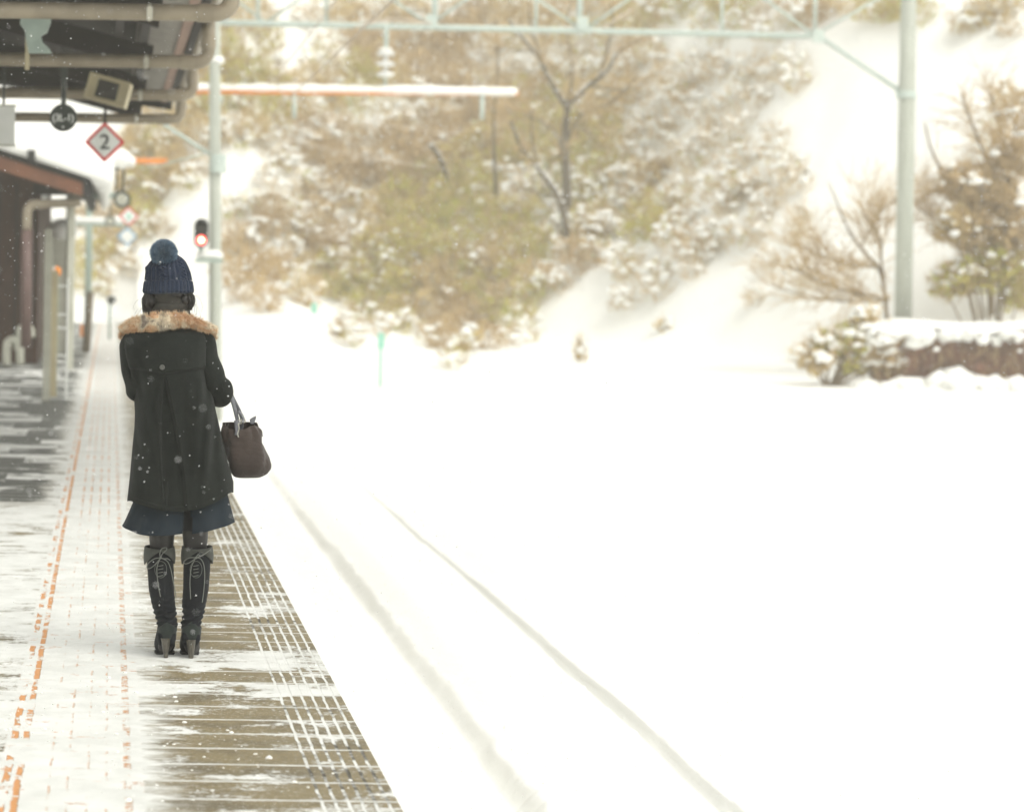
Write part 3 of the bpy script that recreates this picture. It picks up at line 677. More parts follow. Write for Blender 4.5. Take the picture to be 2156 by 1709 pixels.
t = empty('snowy_beam', (p[0], 68, p[2]), 'snow covered horizontal beam behind the small round marker', 'beam')
b = MB(); b.box((-1.2,0,-.1),(q[0]-p[0],.15,-.02)); b.build('beam', M['palegreen'], t, False)
b = MB(); b.tube([(-1.2,.07,.03),(-.5,.07,.05),(q[0]-p[0]-.1,.07,.04),(q[0]-p[0],.07,.02)], [.1,.12,.11,.05], 10, flat=.8); b.build('snow_cap', M['snow'], t)
b = MB(); b.tube([(-1.1,.07,-p[2]),(-1.1,.07,-.1)], .06, 8); b.build('post', M['palegreen'], t)

# ------------------------------------------------------------------ catenary masts, truss, arms
YL = 46.0
p = P(448, 600, YL)
mx = P(452, 890, YL)[0]; gl = gz(mx, YL) - .2
mast = empty('catenary_mast', (mx, YL, gl), 'slim pale green railway mast behind the standing woman', 'mast')
MO = (mx, YL, gl)
xt = P(446, 100, YL)[0]
b = MB(); b.tube([(mx, YL, gl), (mx, YL, gl+1.0), (xt, YL, 8.5)], [.12, .105, .09], 16); b.build('pole', M['concrete'], mast, True, MO)
b = MB(); z = P(448,345,YL)[2]; b.lathe([(.125,-.16),(.145,-.15),(.145,.15),(.125,.16)], c=(mx-.01,YL,z), n=16); b.build('clamp', M['gantry'], mast, True, MO, 40)
b = MB(); a0 = P(450,330,YL); a1 = P(345,262,YL); b.tube([(a0[0],YL,a0[2]),(a1[0],YL,a1[2])], .03, 8); a0=P(450,318,YL); a1=P(330,350,YL); b.tube([(a0[0],YL,a0[2]),(a1[0],YL,a1[2])], .014, 8); b.build('stay_arm', M['gantry'], mast, True, MO)
b = MB(); p = P(457,128,YL); scatter(b, ICO2, [(p[0],YL,p[2])], [(.13,.13,.085)], np.random.default_rng(1), jitter=.05); b.build('snow_cap', M['snow'], mast, True, MO)
# signal on its bracket
p = P(424, 490, YL-.6)
sg = empty('railway_signal', (p[0], YL-.6, p[2]), 'dark railway signal with lit red lamp on a snow topped bracket', 'signal')
rr = F/(YL-.6)
b = MB(); n = 20
def stad(hw, z0, z1, y): 
    return [(hw*math.cos(t), y, z1-hw + hw*math.sin(t)) for t in np.linspace(0, math.pi, n)] + [(hw*math.cos(t), y, z0+hw + hw*math.sin(t)) for t in np.linspace(math.pi, 2*math.pi, n)]
b.loft([stad(.118, -.25, .235, y) for y in (.10, 0)]); b.build('backboard', M['black'], sg, False)
b = MB(); b.box((-.08,.10,-.2),(.08,.28,.19)); b.build('housing', M['black'], sg, False)
b = MB(); b.lathe([(.001,-.03),(.04,-.026),(.075,-.012),(.084,0)], c=(0,-.001,-.125), n=24, axis='Y'); b.build('lamp', M['lamp_red'], sg)
b = MB(); b.lathe([(.001,-.042),(.03,-.038),(.045,-.028),(.04,-.02)], c=(0,-.001,-.125), n=20, axis='Y'); b.build('lamp_core', M['lamp_core'], sg)
for zc in (-.125, .10):
    b = MB(); ringo = [(.095*math.cos(t), .095*math.sin(t)) for t in np.linspace(rad(-20), rad(200), 18)]
    b.add([(x, y, zc+z) for y in (0, -.15) for x, z in ringo], [(i, i+1, i+19, i+18) for i in range(17)])
    b.build('visor', M['black'], sg)
b = MB(); b.lathe([(.001,-.012),(.06,-.008),(.08,0)], c=(0,-.001,.10), n=20, axis='Y'); b.build('dark_lens', M['glass'], sg)
zb = P(445,546,YL-.6)[2]-p[2]; xr = P(470,546,YL-.6)[0]-p[0]
b = MB(); b.box((-.09,.02,zb-.05),(xr,.3,zb)); b.tube([(0,.15,zb),(0,.15,-.22)], .03, 8); b.build('bracket', M['palegreen'], sg, False)
b = MB(); b.tube([(-.06,.16,zb+.05),(.1,.16,zb+.075),(xr-.1,.16,zb+.075),(xr,.16,zb+.04)], [.06,.085,.085,.05], 12); b.build('snow_cap', M['snow'], sg)

YG = 66.0
gx = P(1902, 640, YG)[0]; gg = gz(gx, YG)-.2
gan = empty('catenary_gantry', (gx, YG, gg), 'tall pale concrete pole carrying a pale green truss over the tracks', 'gantry')
GO = (gx, YG, gg)
xt = P(1913, 0, YG)[0]; zt = P(1913,0,YG)[2]
b = MB(); b.tube([(gx, YG, gg), (xt + (xt-gx)*.25, YG, zt+2.0)], [.215, .185], 24); b.build('pole', M['concrete'], gan, True, GO)
def seg(b, a, c, r, Y=YG, n=8, dy=0):
    p, q = P(a[0], a[1], Y), P(c[0], c[1], Y); b.tube([(p[0],Y+dy,p[2]),(q[0],Y+dy,q[2])], r, n)
for dy_ in (0, .5): b = MB(); seg(b, (-420, 26+dy_), (1720, 75+dy_), .055-dy_*.02, dy=dy_); b.build('bottom_chord', M['gantry'], gan, True, GO)
for dy_ in (0, .5): b = MB(); seg(b, (-420, -70), (1905, -20+dy_), .055-dy_*.02, dy=dy_); b.build('top_chord', M['gantry'], gan, True, GO)
b = MB()
for px in (543, 687, 915, 1128, 1220, 1520, 1716): 
    yb = 47 + (px-500)*.0229
    b = MB(); seg(b, (px, yb), (px+1, yb-115), .07 if px in (915, 1220) else .042)
    b.build('truss_post', M['gantry'], gan, True, GO)
b = MB()
for a, c in (((905,52),(760,-45)),((905,52),(1060,-55)),((1230,64),(1380,-40)),((1230,64),(1060,-50)),((1716,74),(1560,-40)),((1716,74),(1880,-20)),((560,48),(700,-50)),((560,48),(430,-50))):
    b = MB(); seg(b, a, c, .034, dy=.07); b.build('diagonal', M['gantry'], gan, True, GO)
b = MB(); seg(b, (1720, 74), (1902, 196), .06); b.build('knee_brace', M['gantry'], gan, True, GO)
b = MB(); p = P(1908, 200, YG); b.lathe([(.22,-.09),(.245,-.08),(.245,.08),(.22,.09)], c=(p[0],YG,p[2]), n=20); b.build('clamp', M['gantry'], gan, True, GO, 40)
b = MB()
for (px, py) in ((908, 45), (1226, 50), (1722, 77)):
    p = P(px, py, YG); b = MB(); b.box((p[0]-.14, YG-.075, p[2]-.16), (p[0]+.14, YG-.045, p[2]+.16)); b.build('gusset_plate', M['gantry'], gan, False, GO)
pl = P(-420, 0, YG); 
b = MB(); b.tube([(pl[0]-.2, YG, RZ), (pl[0]-.2, YG, P(-420,-90,YG)[2])], .2, 16); b.build('pole', M['concrete'], gan, True, GO)
# snow laden orange arm hanging under the truss with an insulator string
A0, A1 = (418, 190), (1091, 193)
p, q = P(*A0, YG), P(*A1, YG)
arm = empty('orange_pipe', (p[0], YG, p[2]), 'long orange overhead pipe capped with snow below the truss', 'pipe')
b = MB(); b.tube([(-2.8,0,-.06),(q[0]-p[0],0,q[2]-p[2]-.04)], .065, 12); b.build('bar', M['orange'], arm)
rng = np.random.default_rng(8); b = MB(); nn = 90
xs = np.linspace(-2.7, q[0]-p[0]-.02, nn)
hh = .10 + .05*fbm(xs*1.3, xs*0, 3, 4) + .03*fbm(xs*5, xs*0, 2, 8)
brk = np.array([min(1, abs(x-(P(1000-300,0,YG)[0]-p[0]))/.25) for x in xs])
b.tube([(x, 0, .035+h*.35) for x, h in zip(xs, hh)], [max(.03, h*.95)*(.75 if i in (0, nn-1) else 1) for i, h in enumerate(hh)], 12); b.build('snow_cap', M['snow'], arm)
b = MB()
for (px, y0, y1) in ((620, 200, 250), (1015, 200, 252), (465, 200, 215)):
    a, c = P(px, y0, YG), P(px, y1, YG); b = MB(); b.tube([(a[0]-p[0],0,a[2]-p[2]),(c[0]-p[0],0,c[2]-p[2])], .055, 10)
    b.build('hanger', M['gantry'], arm)
ins = P(812, 140, YG)
t = empty('insulator_string', ins, 'stack of white porcelain insulator discs between truss and orange pipe', 'insulator')
b = MB(); prof = []
for k in range(3):
    zc = .30 - k*.255
    prof += [(.05, zc+.10), (.10, zc+.085), (.215, zc+.03), (.225, zc-.01), (.19, zc-.035), (.06, zc-.06)]
b.lathe(prof, n=24); b.build('disc', M['porcelain'], t)
b = MB(); z0 = P(812,54,YG)[2]-ins[2]; z1 = P(812,184,YG)[2]-ins[2]; b.tube([(0,0,z1),(0,0,z0)], .04, 10); b.tube([(0,0,.42),(0,0,z0)], .06, 10); b.build('rod', M['gantry'], t)
rng = np.random.default_rng(9); b = MB(); scatter(b, ICO2, [(0,0,.40)], [(.17,.17,.06)], rng, jitter=.05); b.build('snow_cap', M['snow'], t)
# wires along the track
def wire(name, x, z, r, y0, y1, label, sag=0.0, dxf=True):
    b = MB(); ys = np.linspace(y0, y1, 30); pts = []
    for y in ys:
        f = ((y-y0) % 44)/44; pts.append((x + (float(bend(y)) if dxf else 0), y, z - sag*4*f*(1-f)))
    b.tube(pts, r, 6); return tag(b.build(name, M['wire'], None), label, 'wire')
wire('overhead_wire', 2.54, CH+2.47, .009, -10, 66, 'lower thin overhead contact wire along the nearest track')
wire('overhead_wire', 2.60, CH+3.35, .009, 22, 66, 'upper thin overhead wire slung above the contact wire', .25)
a = P(1205, 100, YG); c = P(1330, 20, YG)
b = MB(); pts = smooth_poly([(P(742,60,YG)[0], YG-.3, P(742,62,YG)[2]), (P(820,44,YG)[0], YG-.3, P(820,44,YG)[2]), (P(905,52,YG)[0], YG-.3, P(905,52,YG)[2])], 8)
b.tube(pts, .03, 8); tag(b.build('feeder_cable', M['wire']), 'short arched feeder cable beside the truss post', 'cable')
b = MB(); b.tube([a, c], .03, 6); tag(b.build('feeder_cable', M['wire']), 'straight slanting feeder cable in front of the truss', 'cable')
p = P(280, 339, 70); q = P(352, 339, 70)
t = empty('orange_pipe', (p[0], 70, p[2]), 'short bare orange pipe on a far post behind the red diamond sign', 'pipe')
b = MB(); b.tube([(-1.2,0,0),(q[0]-p[0],0,0)], .075, 12); b.build('bar', M['orange'], t)
b = MB(); b.tube([(-1.1,0,-p[2]),(-1.1,0,.3)], .09, 12); b.build('post', M['palegreen'], t)

# ------------------------------------------------------------------ plants on the hillside
def crown(mb, c, rx, rz_, rng, nleaf, nsnow, mi, twig=.5, snow_mi=2, ls=1.0, snow_s=.16, ry=None):
    ry = ry or rx
    d = rng.normal(size=(nleaf, 3)); d /= np.linalg.norm(d, axis=1, keepdims=True)
    rr_ = rng.uniform(.25, 1, (nleaf, 1))**.5
    lump = 1 + .28*np.sin(d[:, :1]*5+c[0]*3)*np.cos(d[:, 2:]*4+c[1]*2)
    C = np.array(c) + d*rr_*lump*np.array([rx, ry, rz_])
    k = rng.random(nleaf) < twig
    up = d*np.array([1,1,.6]) + np.array([0,0,.9]) + rng.normal(0,.35,(nleaf,3))
    leaves(mb, C[k], rng.uniform(.25,.6,k.sum())*ls, rng.uniform(.015,.035,k.sum())*ls, rng, 0, up[k])
    leaves(mb, C[~k], rng.uniform(.07,.16,(~k).sum())*ls, rng.uniform(.05,.10,(~k).sum())*ls, rng, mi)
    d = rng.normal(size=(nsnow, 3)); d[:, 2] = np.abs(d[:, 2])*.9 - .25; d /= np.linalg.norm(d, axis=1, keepdims=True)
    C = np.array(c) + d*rng.uniform(.55, 1.05, (nsnow,1))*np.array([rx, ry, rz_])
    s = (rng.gamma(2.2, .45, nsnow)*snow_s).clip(0, .15)
    S = np.stack([s*rng.uniform(.8,1.5,nsnow), s*rng.uniform(.8,1.3,nsnow), s], 1)
    scatter(mb, ICO1, C, S, rng, snow_mi, .7, .15)
HM = [M['twig'], M['olive'], M['snow'], M['twig2'], M['bark']]
# density map of the thicket: 43 columns of 40 px from x=440, rows of 40 px from y=0
TM = """
bbb..sbbbbbbbbbbbbbbbbbbbbbbbbbbbbbbbb..bbb
bbb..sbbbbbbbbbbbbbbbbbbsssssss........sss.
bbb...sbbbbbbbssssssssss...................
bbbs.ssbbbbbbbssssssssss.ss................
bbbbbbbbbbbbbbsbssbsbsssssss...............
bsbbbsbbsssssbbbobobbbsssssss............s.
ssbsbsbssssbbbbboooobbssssss.............s.
ss.ssssbbbbbbbobooobobsss.ss.............s.
...ssbbbbbbbbboooosbbossss.ss..............
...sssbbbbboobosssobb.sbs..sss.............
..sssbbsboobooossssob..os..sss.............
.ssbsbbsboobboosoosob.oos..ss..............
.bsbsbbsbooobbobbbsb..oss..................
.bbssbbsooobobbboobb.ss..ss................
.bbbsboboobbbbbbobs..s.....................
.bb.sbbooobbbbobos.........................
.......soobbbbooo..........................
.......ss.ssobbss..........................
............ss..............................
""".strip('\n').split('\n')
rng = np.random.default_rng(11)
thick = MB(); fw = MB(); nsh = 0; sparse = []
LM = ['', '', '', '......b', '......b', '......b', '...bbbb', '..bbbbb', '..bbbbs', '..bbbs.', '.bbbs..', 'bbbbs..', 'bobs...', 'oos....', 'oss....', 'ss.....', '', '', '']
TM = [(l.ljust(7, '.') + t) for l, t in zip(LM, TM)]
_r = np.random.default_rng(5)
for r in range(3, 16):
    row = list(TM[r])
    for j in range(27, 39):
        if row[j] == '.' and _r.random() < (.62 if j < 36 - .9*max(0, r-9) else .12 if r < 9 else .36): row[j] = 's'
    TM[r] = ''.join(row)
for r, row in enumerate(TM):
    for c, ch in enumerate(row):
        if ch == '.': continue
        for rep in range({'b': 1, 'o': 1, 's': 1}[ch]):
            px = 160 + 40*(c + rng.uniform(0, 1)); py = 40*(r + rng.uniform(.2, 1.1)) + 16
            x, y, z = hill_hit(px, py)
            sc_ = y/90.0
            tgt = fw if r < 2 else thick
            if ch == 's' and c >= 29 and r >= 2:
                sparse.append((x, y, z)); continue
            if ch == 's':
                crown(tgt, (x, y-.2, z+.38*sc_), .55*sc_, .48*sc_, rng, 150, 24, rng.choice([3, 1, 0]), .6, snow_s=.08*sc_, ls=sc_)
            else:
                nf = float(fbm(np.array(px*.009), np.array(py*.012), 3, 77)); cf = float(fbm(np.array(px*.006+9), np.array(py*.008), 2, 81))
                ns = int(np.clip(9 + 75*(nf-.03), 3, 46))
                mi_ = 1 if ch == 'o' and cf > -.25 else 0 if cf < -.05 else 3 if cf < .2 else 1
                crown(tgt, (x, y-.1, z+.42*sc_), .72*sc_, .62*sc_, rng, 560 if r > 1 else 420, ns, mi_, .40, snow_s=(.055+.05*max(0, nf))*sc_, ls=sc_)
            nsh += 1
tag(thick.build('hillside_thicket', HM, None, False), 'dense brown and olive thicket dusted with snow covering the hillside', 'thicket', kind='stuff')
tag(fw.build('hilltop_wood', HM, None, False), 'brown winter scrub along the top of the hillside', 'wood', kind='stuff')

var = []
for k in range(6):
    m2 = MB(); crown(m2, (0, 0, .38), .55, .48, np.random.default_rng(50+k), 130, 20, [3, 1, 0][k % 3], .75, snow_s=.085)
    fo = MB(); sn = MB()
    for tgt, kk in ((fo, False), (sn, True)):
        idx = [i for i, m_ in enumerate(m2.m) if (m_ == 2) == kk]; used = sorted({v for i in idx for v in m2.f[i]}); mp = {v: j for j, v in enumerate(used)}
        tgt.v = [m2.v[v] for v in used]; tgt.f = [tuple(mp[v] for v in m2.f[i]) for i in idx]; tgt.m = [0 if kk else m2.m[i] for i in idx]
    var.append((fo, sn))
vmesh = [None]*6
for k, (x, y, z) in enumerate(sparse):
    i = k % 6
    t = empty('sparse_shrub', (x, y-.2, z), 'sparse twiggy shrub half filled with snow on the open white slope', 'shrub', 'sparse shrubs on the snowy slope', rng.uniform(0, 6.28))
    t.scale = (y/90.0*rng.uniform(.85, 1.2),)*3
    if vmesh[i] is None:
        vmesh[i] = (var[i][0].build('twigs', HM, t, False), tag(var[i][1].build('snow', M['snow'], t), kind='stuff'))
    else:
        for o_ in vmesh[i]:
            c_ = o_.copy(); COL.objects.link(c_); c_.parent = t

def near_hit(px, py, dy=3.2):
    Y = hill_hit(px, py)[1] - dy*.35; x = P(px, py, Y)[0]; return (x, Y, gz(x, Y))
def limb_tree(name, base, limbs, label, cat='tree', twigs=60, seed=0, snow=True, group=None, tw_len=.9, bark='bark'):
    """limbs: list of (list of pixel points, r0, r1) at the depth of base; dy spreads them in depth"""
    rng = np.random.default_rng(seed); bx_, by_, bz_ = base
    t = empty(name, base, label, cat, group); b = MB(); s = MB(); tw = MB(); ends = []
    for li, (pts, r0, r1) in enumerate(limbs):
        w_ = []
        for i, (px, py) in enumerate(pts):
            p = P(px, py, by_); dy = 0 if li == 0 and i == 0 else rng.uniform(-.3,.3)*i*(.3 if li == 0 else .6)
            w_.append((p[0]-bx_, dy, p[2]-bz_))
        if li == 0: w_[0] = (w_[0][0], 0, -.15)
        sp = smooth_poly(w_, 5); rs = np.linspace(r0, r1, len(sp))
        b.tube(sp, rs, 8)
        for i in range(len(sp)-1):
            d = (sp[i+1]-sp[i]); 
            if snow and rng.random() < .75 and abs(d.normalized().z) < .93:
                scatter(s, ICO1, [sp[i] + Vector((0,0,rs[i]*.9))], [(rs[i]*rng.uniform(.9,1.6)+.01, rs[i]*1.1, rs[i]*rng.uniform(.6,1.0))], rng, 0, 1, .1)
            ends.append((sp[i], d.normalized()))
    for k in range(twigs):
        p, d = ends[rng.integers(len(ends)//3, len(ends))]
        dirv = Vector((d.x + rng.normal(0,.6), rng.normal(0,.6), d.z + rng.normal(0,.5)+.25)).normalized()
        L = tw_len*rng.uniform(.4, 1.2); q = p; pts = [p]
        for j in range(3):
            dirv = (dirv + Vector((rng.normal(0,.25), rng.normal(0,.25), rng.normal(0,.2)))).normalized(); q = q + dirv*L/3; pts.append(q)
            for jj in range(2):
                d2 = (dirv + Vector((rng.normal(0,.7), rng.normal(0,.7), rng.normal(0,.5)))).normalized()
                tw.tube([q, q + d2*L*.3, q + d2*L*.3 + (dirv+d2)*L*.15], [.010,.007,.003], 3, False)
        tw.tube(pts, [.016,.013,.009,.004], 4, False)
    b.build('trunk', M[bark], t); tw.build('crown', M['twig'], t, False)
    if snow and s.v: tag(s.build('snow', M['snow'], t), kind='stuff')
    return t
B = near_hit(1197, 470)
limb_tree('forked_tree', B, [([(1197,470),(1193,400),(1192,300),(1193,222)], .16, .11), ([(1193,225),(1165,185),(1135,120),(1100,85),(1070,40)], .085, .04), ([(1193,225),(1235,185),(1275,150),(1300,110),(1370,75)], .085, .035), ([(1150,150),(1120,60),(1115,0)], .04, .02), ([(1262,160),(1290,60),(1285,0)], .045, .02), ([(1193,300),(1225,240),(1290,215),(1340,160)], .04, .015), ([(1192,330),(1160,270),(1100,240),(1060,190)], .04, .015), ([(1120,110),(1060,100),(1010,60)], .03, .012), ([(1240,180),(1320,190),(1390,150)], .03, .012), ([(1193,225),(1205,150),(1195,60),(1210,-10)], .05, .02)],
          'bare forked tree on the hillside with snow lying in its fork', 'tree', 230, 1, bark='bark2')
B = near_hit(1205, 512)
limb_tree('leaning_tree', B, [([(1205,512),(1180,430),(1140,365),(1100,310),(1072,258)], .12, .05), ([(1140,365),(1120,300),(1115,230)], .05, .02)], 'slanting bare tree on the hillside with snow along its trunk', 'tree', 26, 2, bark='bark2')
B = near_hit(1045, 420)
limb_tree('slender_tree', B, [([(1048,420),(1040,330),(1040,235),(1050,140),(1045,40)], .07, .03)], 'thin upright bare tree beside the forked tree', 'tree', 40, 3, bark='bark2')
B = near_hit(960, 390)
limb_tree('fallen_trunk', B, [([(960,390),(930,340),(905,305)], .10, .07)], 'short leaning snow covered trunk among the brown bushes', 'tree', 4, 4, bark='bark2')
YS = foot(18.5) - 3
B = (P(1873, 640, 69)[0], 69, gz(P(1873,640,69)[0], 69))
limb_tree('bare_shrub', B, [([(1878,640),(1860,590),(1830,540),(1790,490),(1760,430),(1735,385)], .06, .012), ([(1862,590),(1855,550),(1845,500),(1800,440)], .035, .010), ([(1872,630),(1815,620),(1740,600),(1660,560)], .035, .012), ([(1872,632),(1780,635),(1700,622),(1620,600)], .03, .01), ([(1815,515),(1855,445),(1885,420)], .03, .012), ([(1850,560),(1790,560),(1700,520)], .025,.01)],
          'bare spreading shrub with thin brown branches beside the tall pole', 'shrub', 170, 5, False, None, 1.2)
B = (P(2060, 640, 70)[0], 70, gz(P(2060,640,70)[0], 70))
limb_tree('bare_tree', B, [([(2090,640),(2080,520),(2020,420),(1965,330),(1945,260)], .08, .02), ([(2080,520),(2110,420),(2060,280),(2010,200)], .06, .02), ([(2090,560),(2140,420),(2120,300),(2080,190)], .06, .02), ([(2020,420),(1975,400),(1935,420)], .03,.012), ([(2060,470),(1990,470),(1930,440)], .03,.012)],
          'bare twiggy tree rising out of the big brown bush', 'tree', 200, 6, True)
def bush(name, px, py, Y, parts, label, seed, group=None, cat='shrub'):
    if name == 'snowy_shrub': Y = hill_hit(px, py-4, 45)[1]; parts = [(a, min(c, py-12), rx, rzz, nl, ns//2, mi) for (a, c, rx, rzz, nl, ns, mi) in parts]
    """parts: list of (px,py,rx,rz in metres, leaves, snow, leafmat)"""
    rng = np.random.default_rng(seed); p = P(px, py, Y); g = gz(p[0], Y); t = empty(name, (p[0], Y, g), label, cat, group)
    fo = MB(); sn = MB(); st = MB()
    for (a, c, rx, rzz, nl, ns, mi) in parts:
        q = P(a, c, Y); m2 = MB(); cc = (q[0]-p[0], rng.uniform(-.4,.4), q[2]-g)
        crown(m2, cc, rx*(1.12 if name == 'brown_bush' else 1), rzz*(1.15 if name == 'brown_bush' else 1), rng, int(nl*(2.6 if name == 'brown_bush' else 1.7)), int(ns*1.8), mi, .45, ls=1.25, snow_s=.085)
        # split snow from foliage
        for k in (0, 1):
            tgt = sn if k else fo
            idx = [i for i, m_ in enumerate(m2.m) if (m_ == 2) == bool(k)]
            if not idx: continue
            used = sorted({v for i in idx for v in m2.f[i]}); mp = {v: j for j, v in enumerate(used)}
            base_ = len(tgt.v); tgt.v += [m2.v[v] for v in used]
            tgt.f += [tuple(mp[v]+base_ for v in m2.f[i]) for i in idx]; tgt.m += [0 if k else m2.m[i] for i in idx]
        st.tube([(0,0,-.1), (cc[0]*.5, cc[1]*.5, cc[2]*.45), cc], [.04,.03,.012], 5)
    fo.build('foliage', HM, t, False); tag(sn.build('snow', M['snow'], t), kind='stuff'); st.build('stem', M['bark'], t)
    return t
bush('brown_bush', 2090, 640, 68.5, [(2080,400,.75,.55,700,26,0),(2130,330,.6,.5,420,16,0),(2010,380,.45,.35,260,22,0),(2060,480,.9,.5,800,26,0),(2000,470,.45,.4,300,14,3),(2110,560,.75,.6,700,20,1),(2030,580,.55,.4,380,20,1),(2130,470,.6,.6,500,12,0),(2150,620,.5,.4,260,10,1),(1990,600,.35,.3,160,16,1),(2140,230,.5,.6,180,10,0)],
     'big brown and olive bush laden with snow behind the clipped hedge', 21)
bush('olive_bush', 1745, 790, 64.2, [(1860,715,.4,.3,260,30,0),(1870,765,.4,.3,240,30,0),(1850,740,.45,.42,300,30,0),(1690,750,.3,.25,120,14,3),(1815,660,.3,.25,120,14,3),(1745,730,.45,.38,380,20,1),(1790,710,.4,.4,300,14,1),(1720,760,.4,.3,260,14,3),(1800,765,.4,.3,200,26,1),(1835,690,.35,.3,160,22,0)], 'low olive bush at the end of the clipped hedge', 22)
bush('snowy_shrub', 965, 742, 80, [(965,722,.42,.26,240,26,3),(1000,700,.3,.25,120,22,3),(935,738,.25,.15,120,8,3)], 'small ochre shrub half buried in snow at the foot of the hill', 23)
bush('snowy_shrub', 716, 712, 82, [(716,695,.22,.22,70,12,3)], 'tiny ochre shrub poking from the snow between the two green stakes', 24)
bush('snowy_shrub', 1218, 765, 72, [(1218,735,.16,.4,60,12,3)], 'faint thin upright weed in the open snow below the hillside', 25)
bush('snowy_shrub', 1400, 700, 74, [(1400,690,.3,.25,45,14,3)], 'faint sparse low weed in the open snow below the hill bush', 26)
bush('hill_bush', 1400, 420, 88, [(1400,375,.65,.6,520,22,0),(1345,430,.6,.5,420,26,1),(1310,470,.5,.4,260,24,1),(1430,340,.4,.4,160,16,0)], 'dense brown and olive bush in the snow beside the forked tree', 27)
bush('hill_bush', 1600, 420, 84, [(1600,410,.35,.3,120,26,0),(1560,440,.4,.3,110,30,1),(1650,395,.3,.25,100,16,0),(1530,380,.4,.3,90,26,3)], 'small snow filled brown bush between hill bush and tall pole', 28)
# clipped hedge with a thick snow top
Yh = 64.0
p0, p1 = P(1845, 780, Yh), P(2300, 780, Yh); zt = P(1950, 690, Yh)[2]; g = gz((p0[0]+p1[0])/2, Yh)
t = empty('clipped_hedge', (p0[0], Yh, g), 'long rust brown clipped hedge under a thick slab of snow', 'hedge')
rng = np.random.default_rng(31); Lh = p1[0]-p0[0]; n = 9000
b = MB(); C = np.stack([rng.uniform(0, Lh, n), rng.uniform(-.1, .9, n)**1, rng.uniform(-.1, zt-g, n)], 1)
C[:, 1] += .12*np.sin(C[:, 0]*4+C[:, 2]*3)
leaves(b, C, rng.uniform(.06,.16,n), rng.uniform(.04,.09,n), rng, 0)
n = 1800; C = np.stack([rng.uniform(0, Lh, n), rng.uniform(-.12, .7, n), rng.uniform(0, zt-g, n)], 1)
leaves(b, C, rng.uniform(.3,.6,n), rng.uniform(.015,.03,n), rng, 1, rng.normal(0,.3,(n,3))+np.array([0,0,1]))
b.box((.12,.15,-.1),(Lh,.8,zt-g-.12)); b.m[-6:] = [0]*6
b.build('foliage', [M['hedge'], M['twig']], t, False)
b = MB(); nx = 90
def hs_(u, v):
    x = -.5 + u*(Lh+.5); y = -.35 + 1.5*v; e = math.sin(math.pi*v)
    h = (.27+.16*float(fbm(np.array(x*1.1), np.array(v*1.3), 3, 14)))*min(1, max(0, e)**.35)*(min(1, u/.03))**.5
    lo = .10*float(fbm(np.array(x*2.2), np.array(v*2), 3, 4))
    return (x, y + .08*float(fbm(np.array(x*3), np.array(v*3), 2, 9)), zt-g-.10 + h + lo*(1 if e > .1 else 2.2))
b.grid(hs_, nx, 16)
C = np.stack([rng.uniform(-.5, Lh, 170), rng.uniform(-.36,-.1, 170), zt-g - .08 - np.abs(rng.normal(0,.13,170))], 1); s = rng.gamma(2.5,.026,170)
scatter(b, ICO1, C, np.stack([s*1.3,s,s],1), rng, 0, .9, .12); b.build('snow_top', M['snow'], t)
b = MB(); n = 240; C = np.stack([rng.uniform(-.3, Lh, n), rng.uniform(-.6,-.2, n), rng.uniform(-.1,.16,n)], 1); s = rng.gamma(2.2,.045,n)
C[:, 2] += .14*fbm(C[:, 0]*1.1, C[:, 0]*0, 3, 6); scatter(b, ICO1, C, np.stack([s*1.5,s,s],1), rng, 0, .9, .22)
b.grid(lambda u, v: (u*Lh, -.75+.8*v, -.12 + (.22+.16*float(fbm(np.array(u*Lh*1.6), np.array(v*2), 3, 8)))*math.sin(math.pi*min(.98, v*.8))), 120, 10); tag(b.build('snow_drift', M['snow'], t), kind='stuff')
# green stakes
for (px, ya, yb, Y, lab) in ((801, 700, 795, 61, 'green marker stake standing in the open snow, taller and nearer'), (661, 637, 662, hill_hit(661, 660)[1], 'small far green marker stake near the snow bank')):
    p = P(px, yb, Y); g = gz(p[0], Y); zt = P(px, ya, Y)[2]
    t = empty('marker_stake', (p[0], Y, min(g, p[2])), lab, 'stake')
    b = MB(); b.tube([(0,0,-.1),(0,0,zt-min(g,p[2]))], .032, 8); b.build('stake', M['green'], t)
    b = MB(); zz = zt-min(g,p[2]); b.box((-.075,-.06,zz-.36),(.075,-.04,zz-.02)); b.build('plate', M['green'], t, False)

# ------------------------------------------------------------------ the woman
Y0 = 11.57
root = empty('person', (P(376,1384,Y0)[0], Y0, 0), 'woman seen from behind in dark wool coat, blue bobble hat and tall laced boots', 'person')
PO = tuple(root.location)
def q(px, py, dy=0.0):
    p = P(px, py, Y0); return Vector((p[0], Y0+dy, p[2]))
def W(n): return n/F*Y0      # pixels to metres
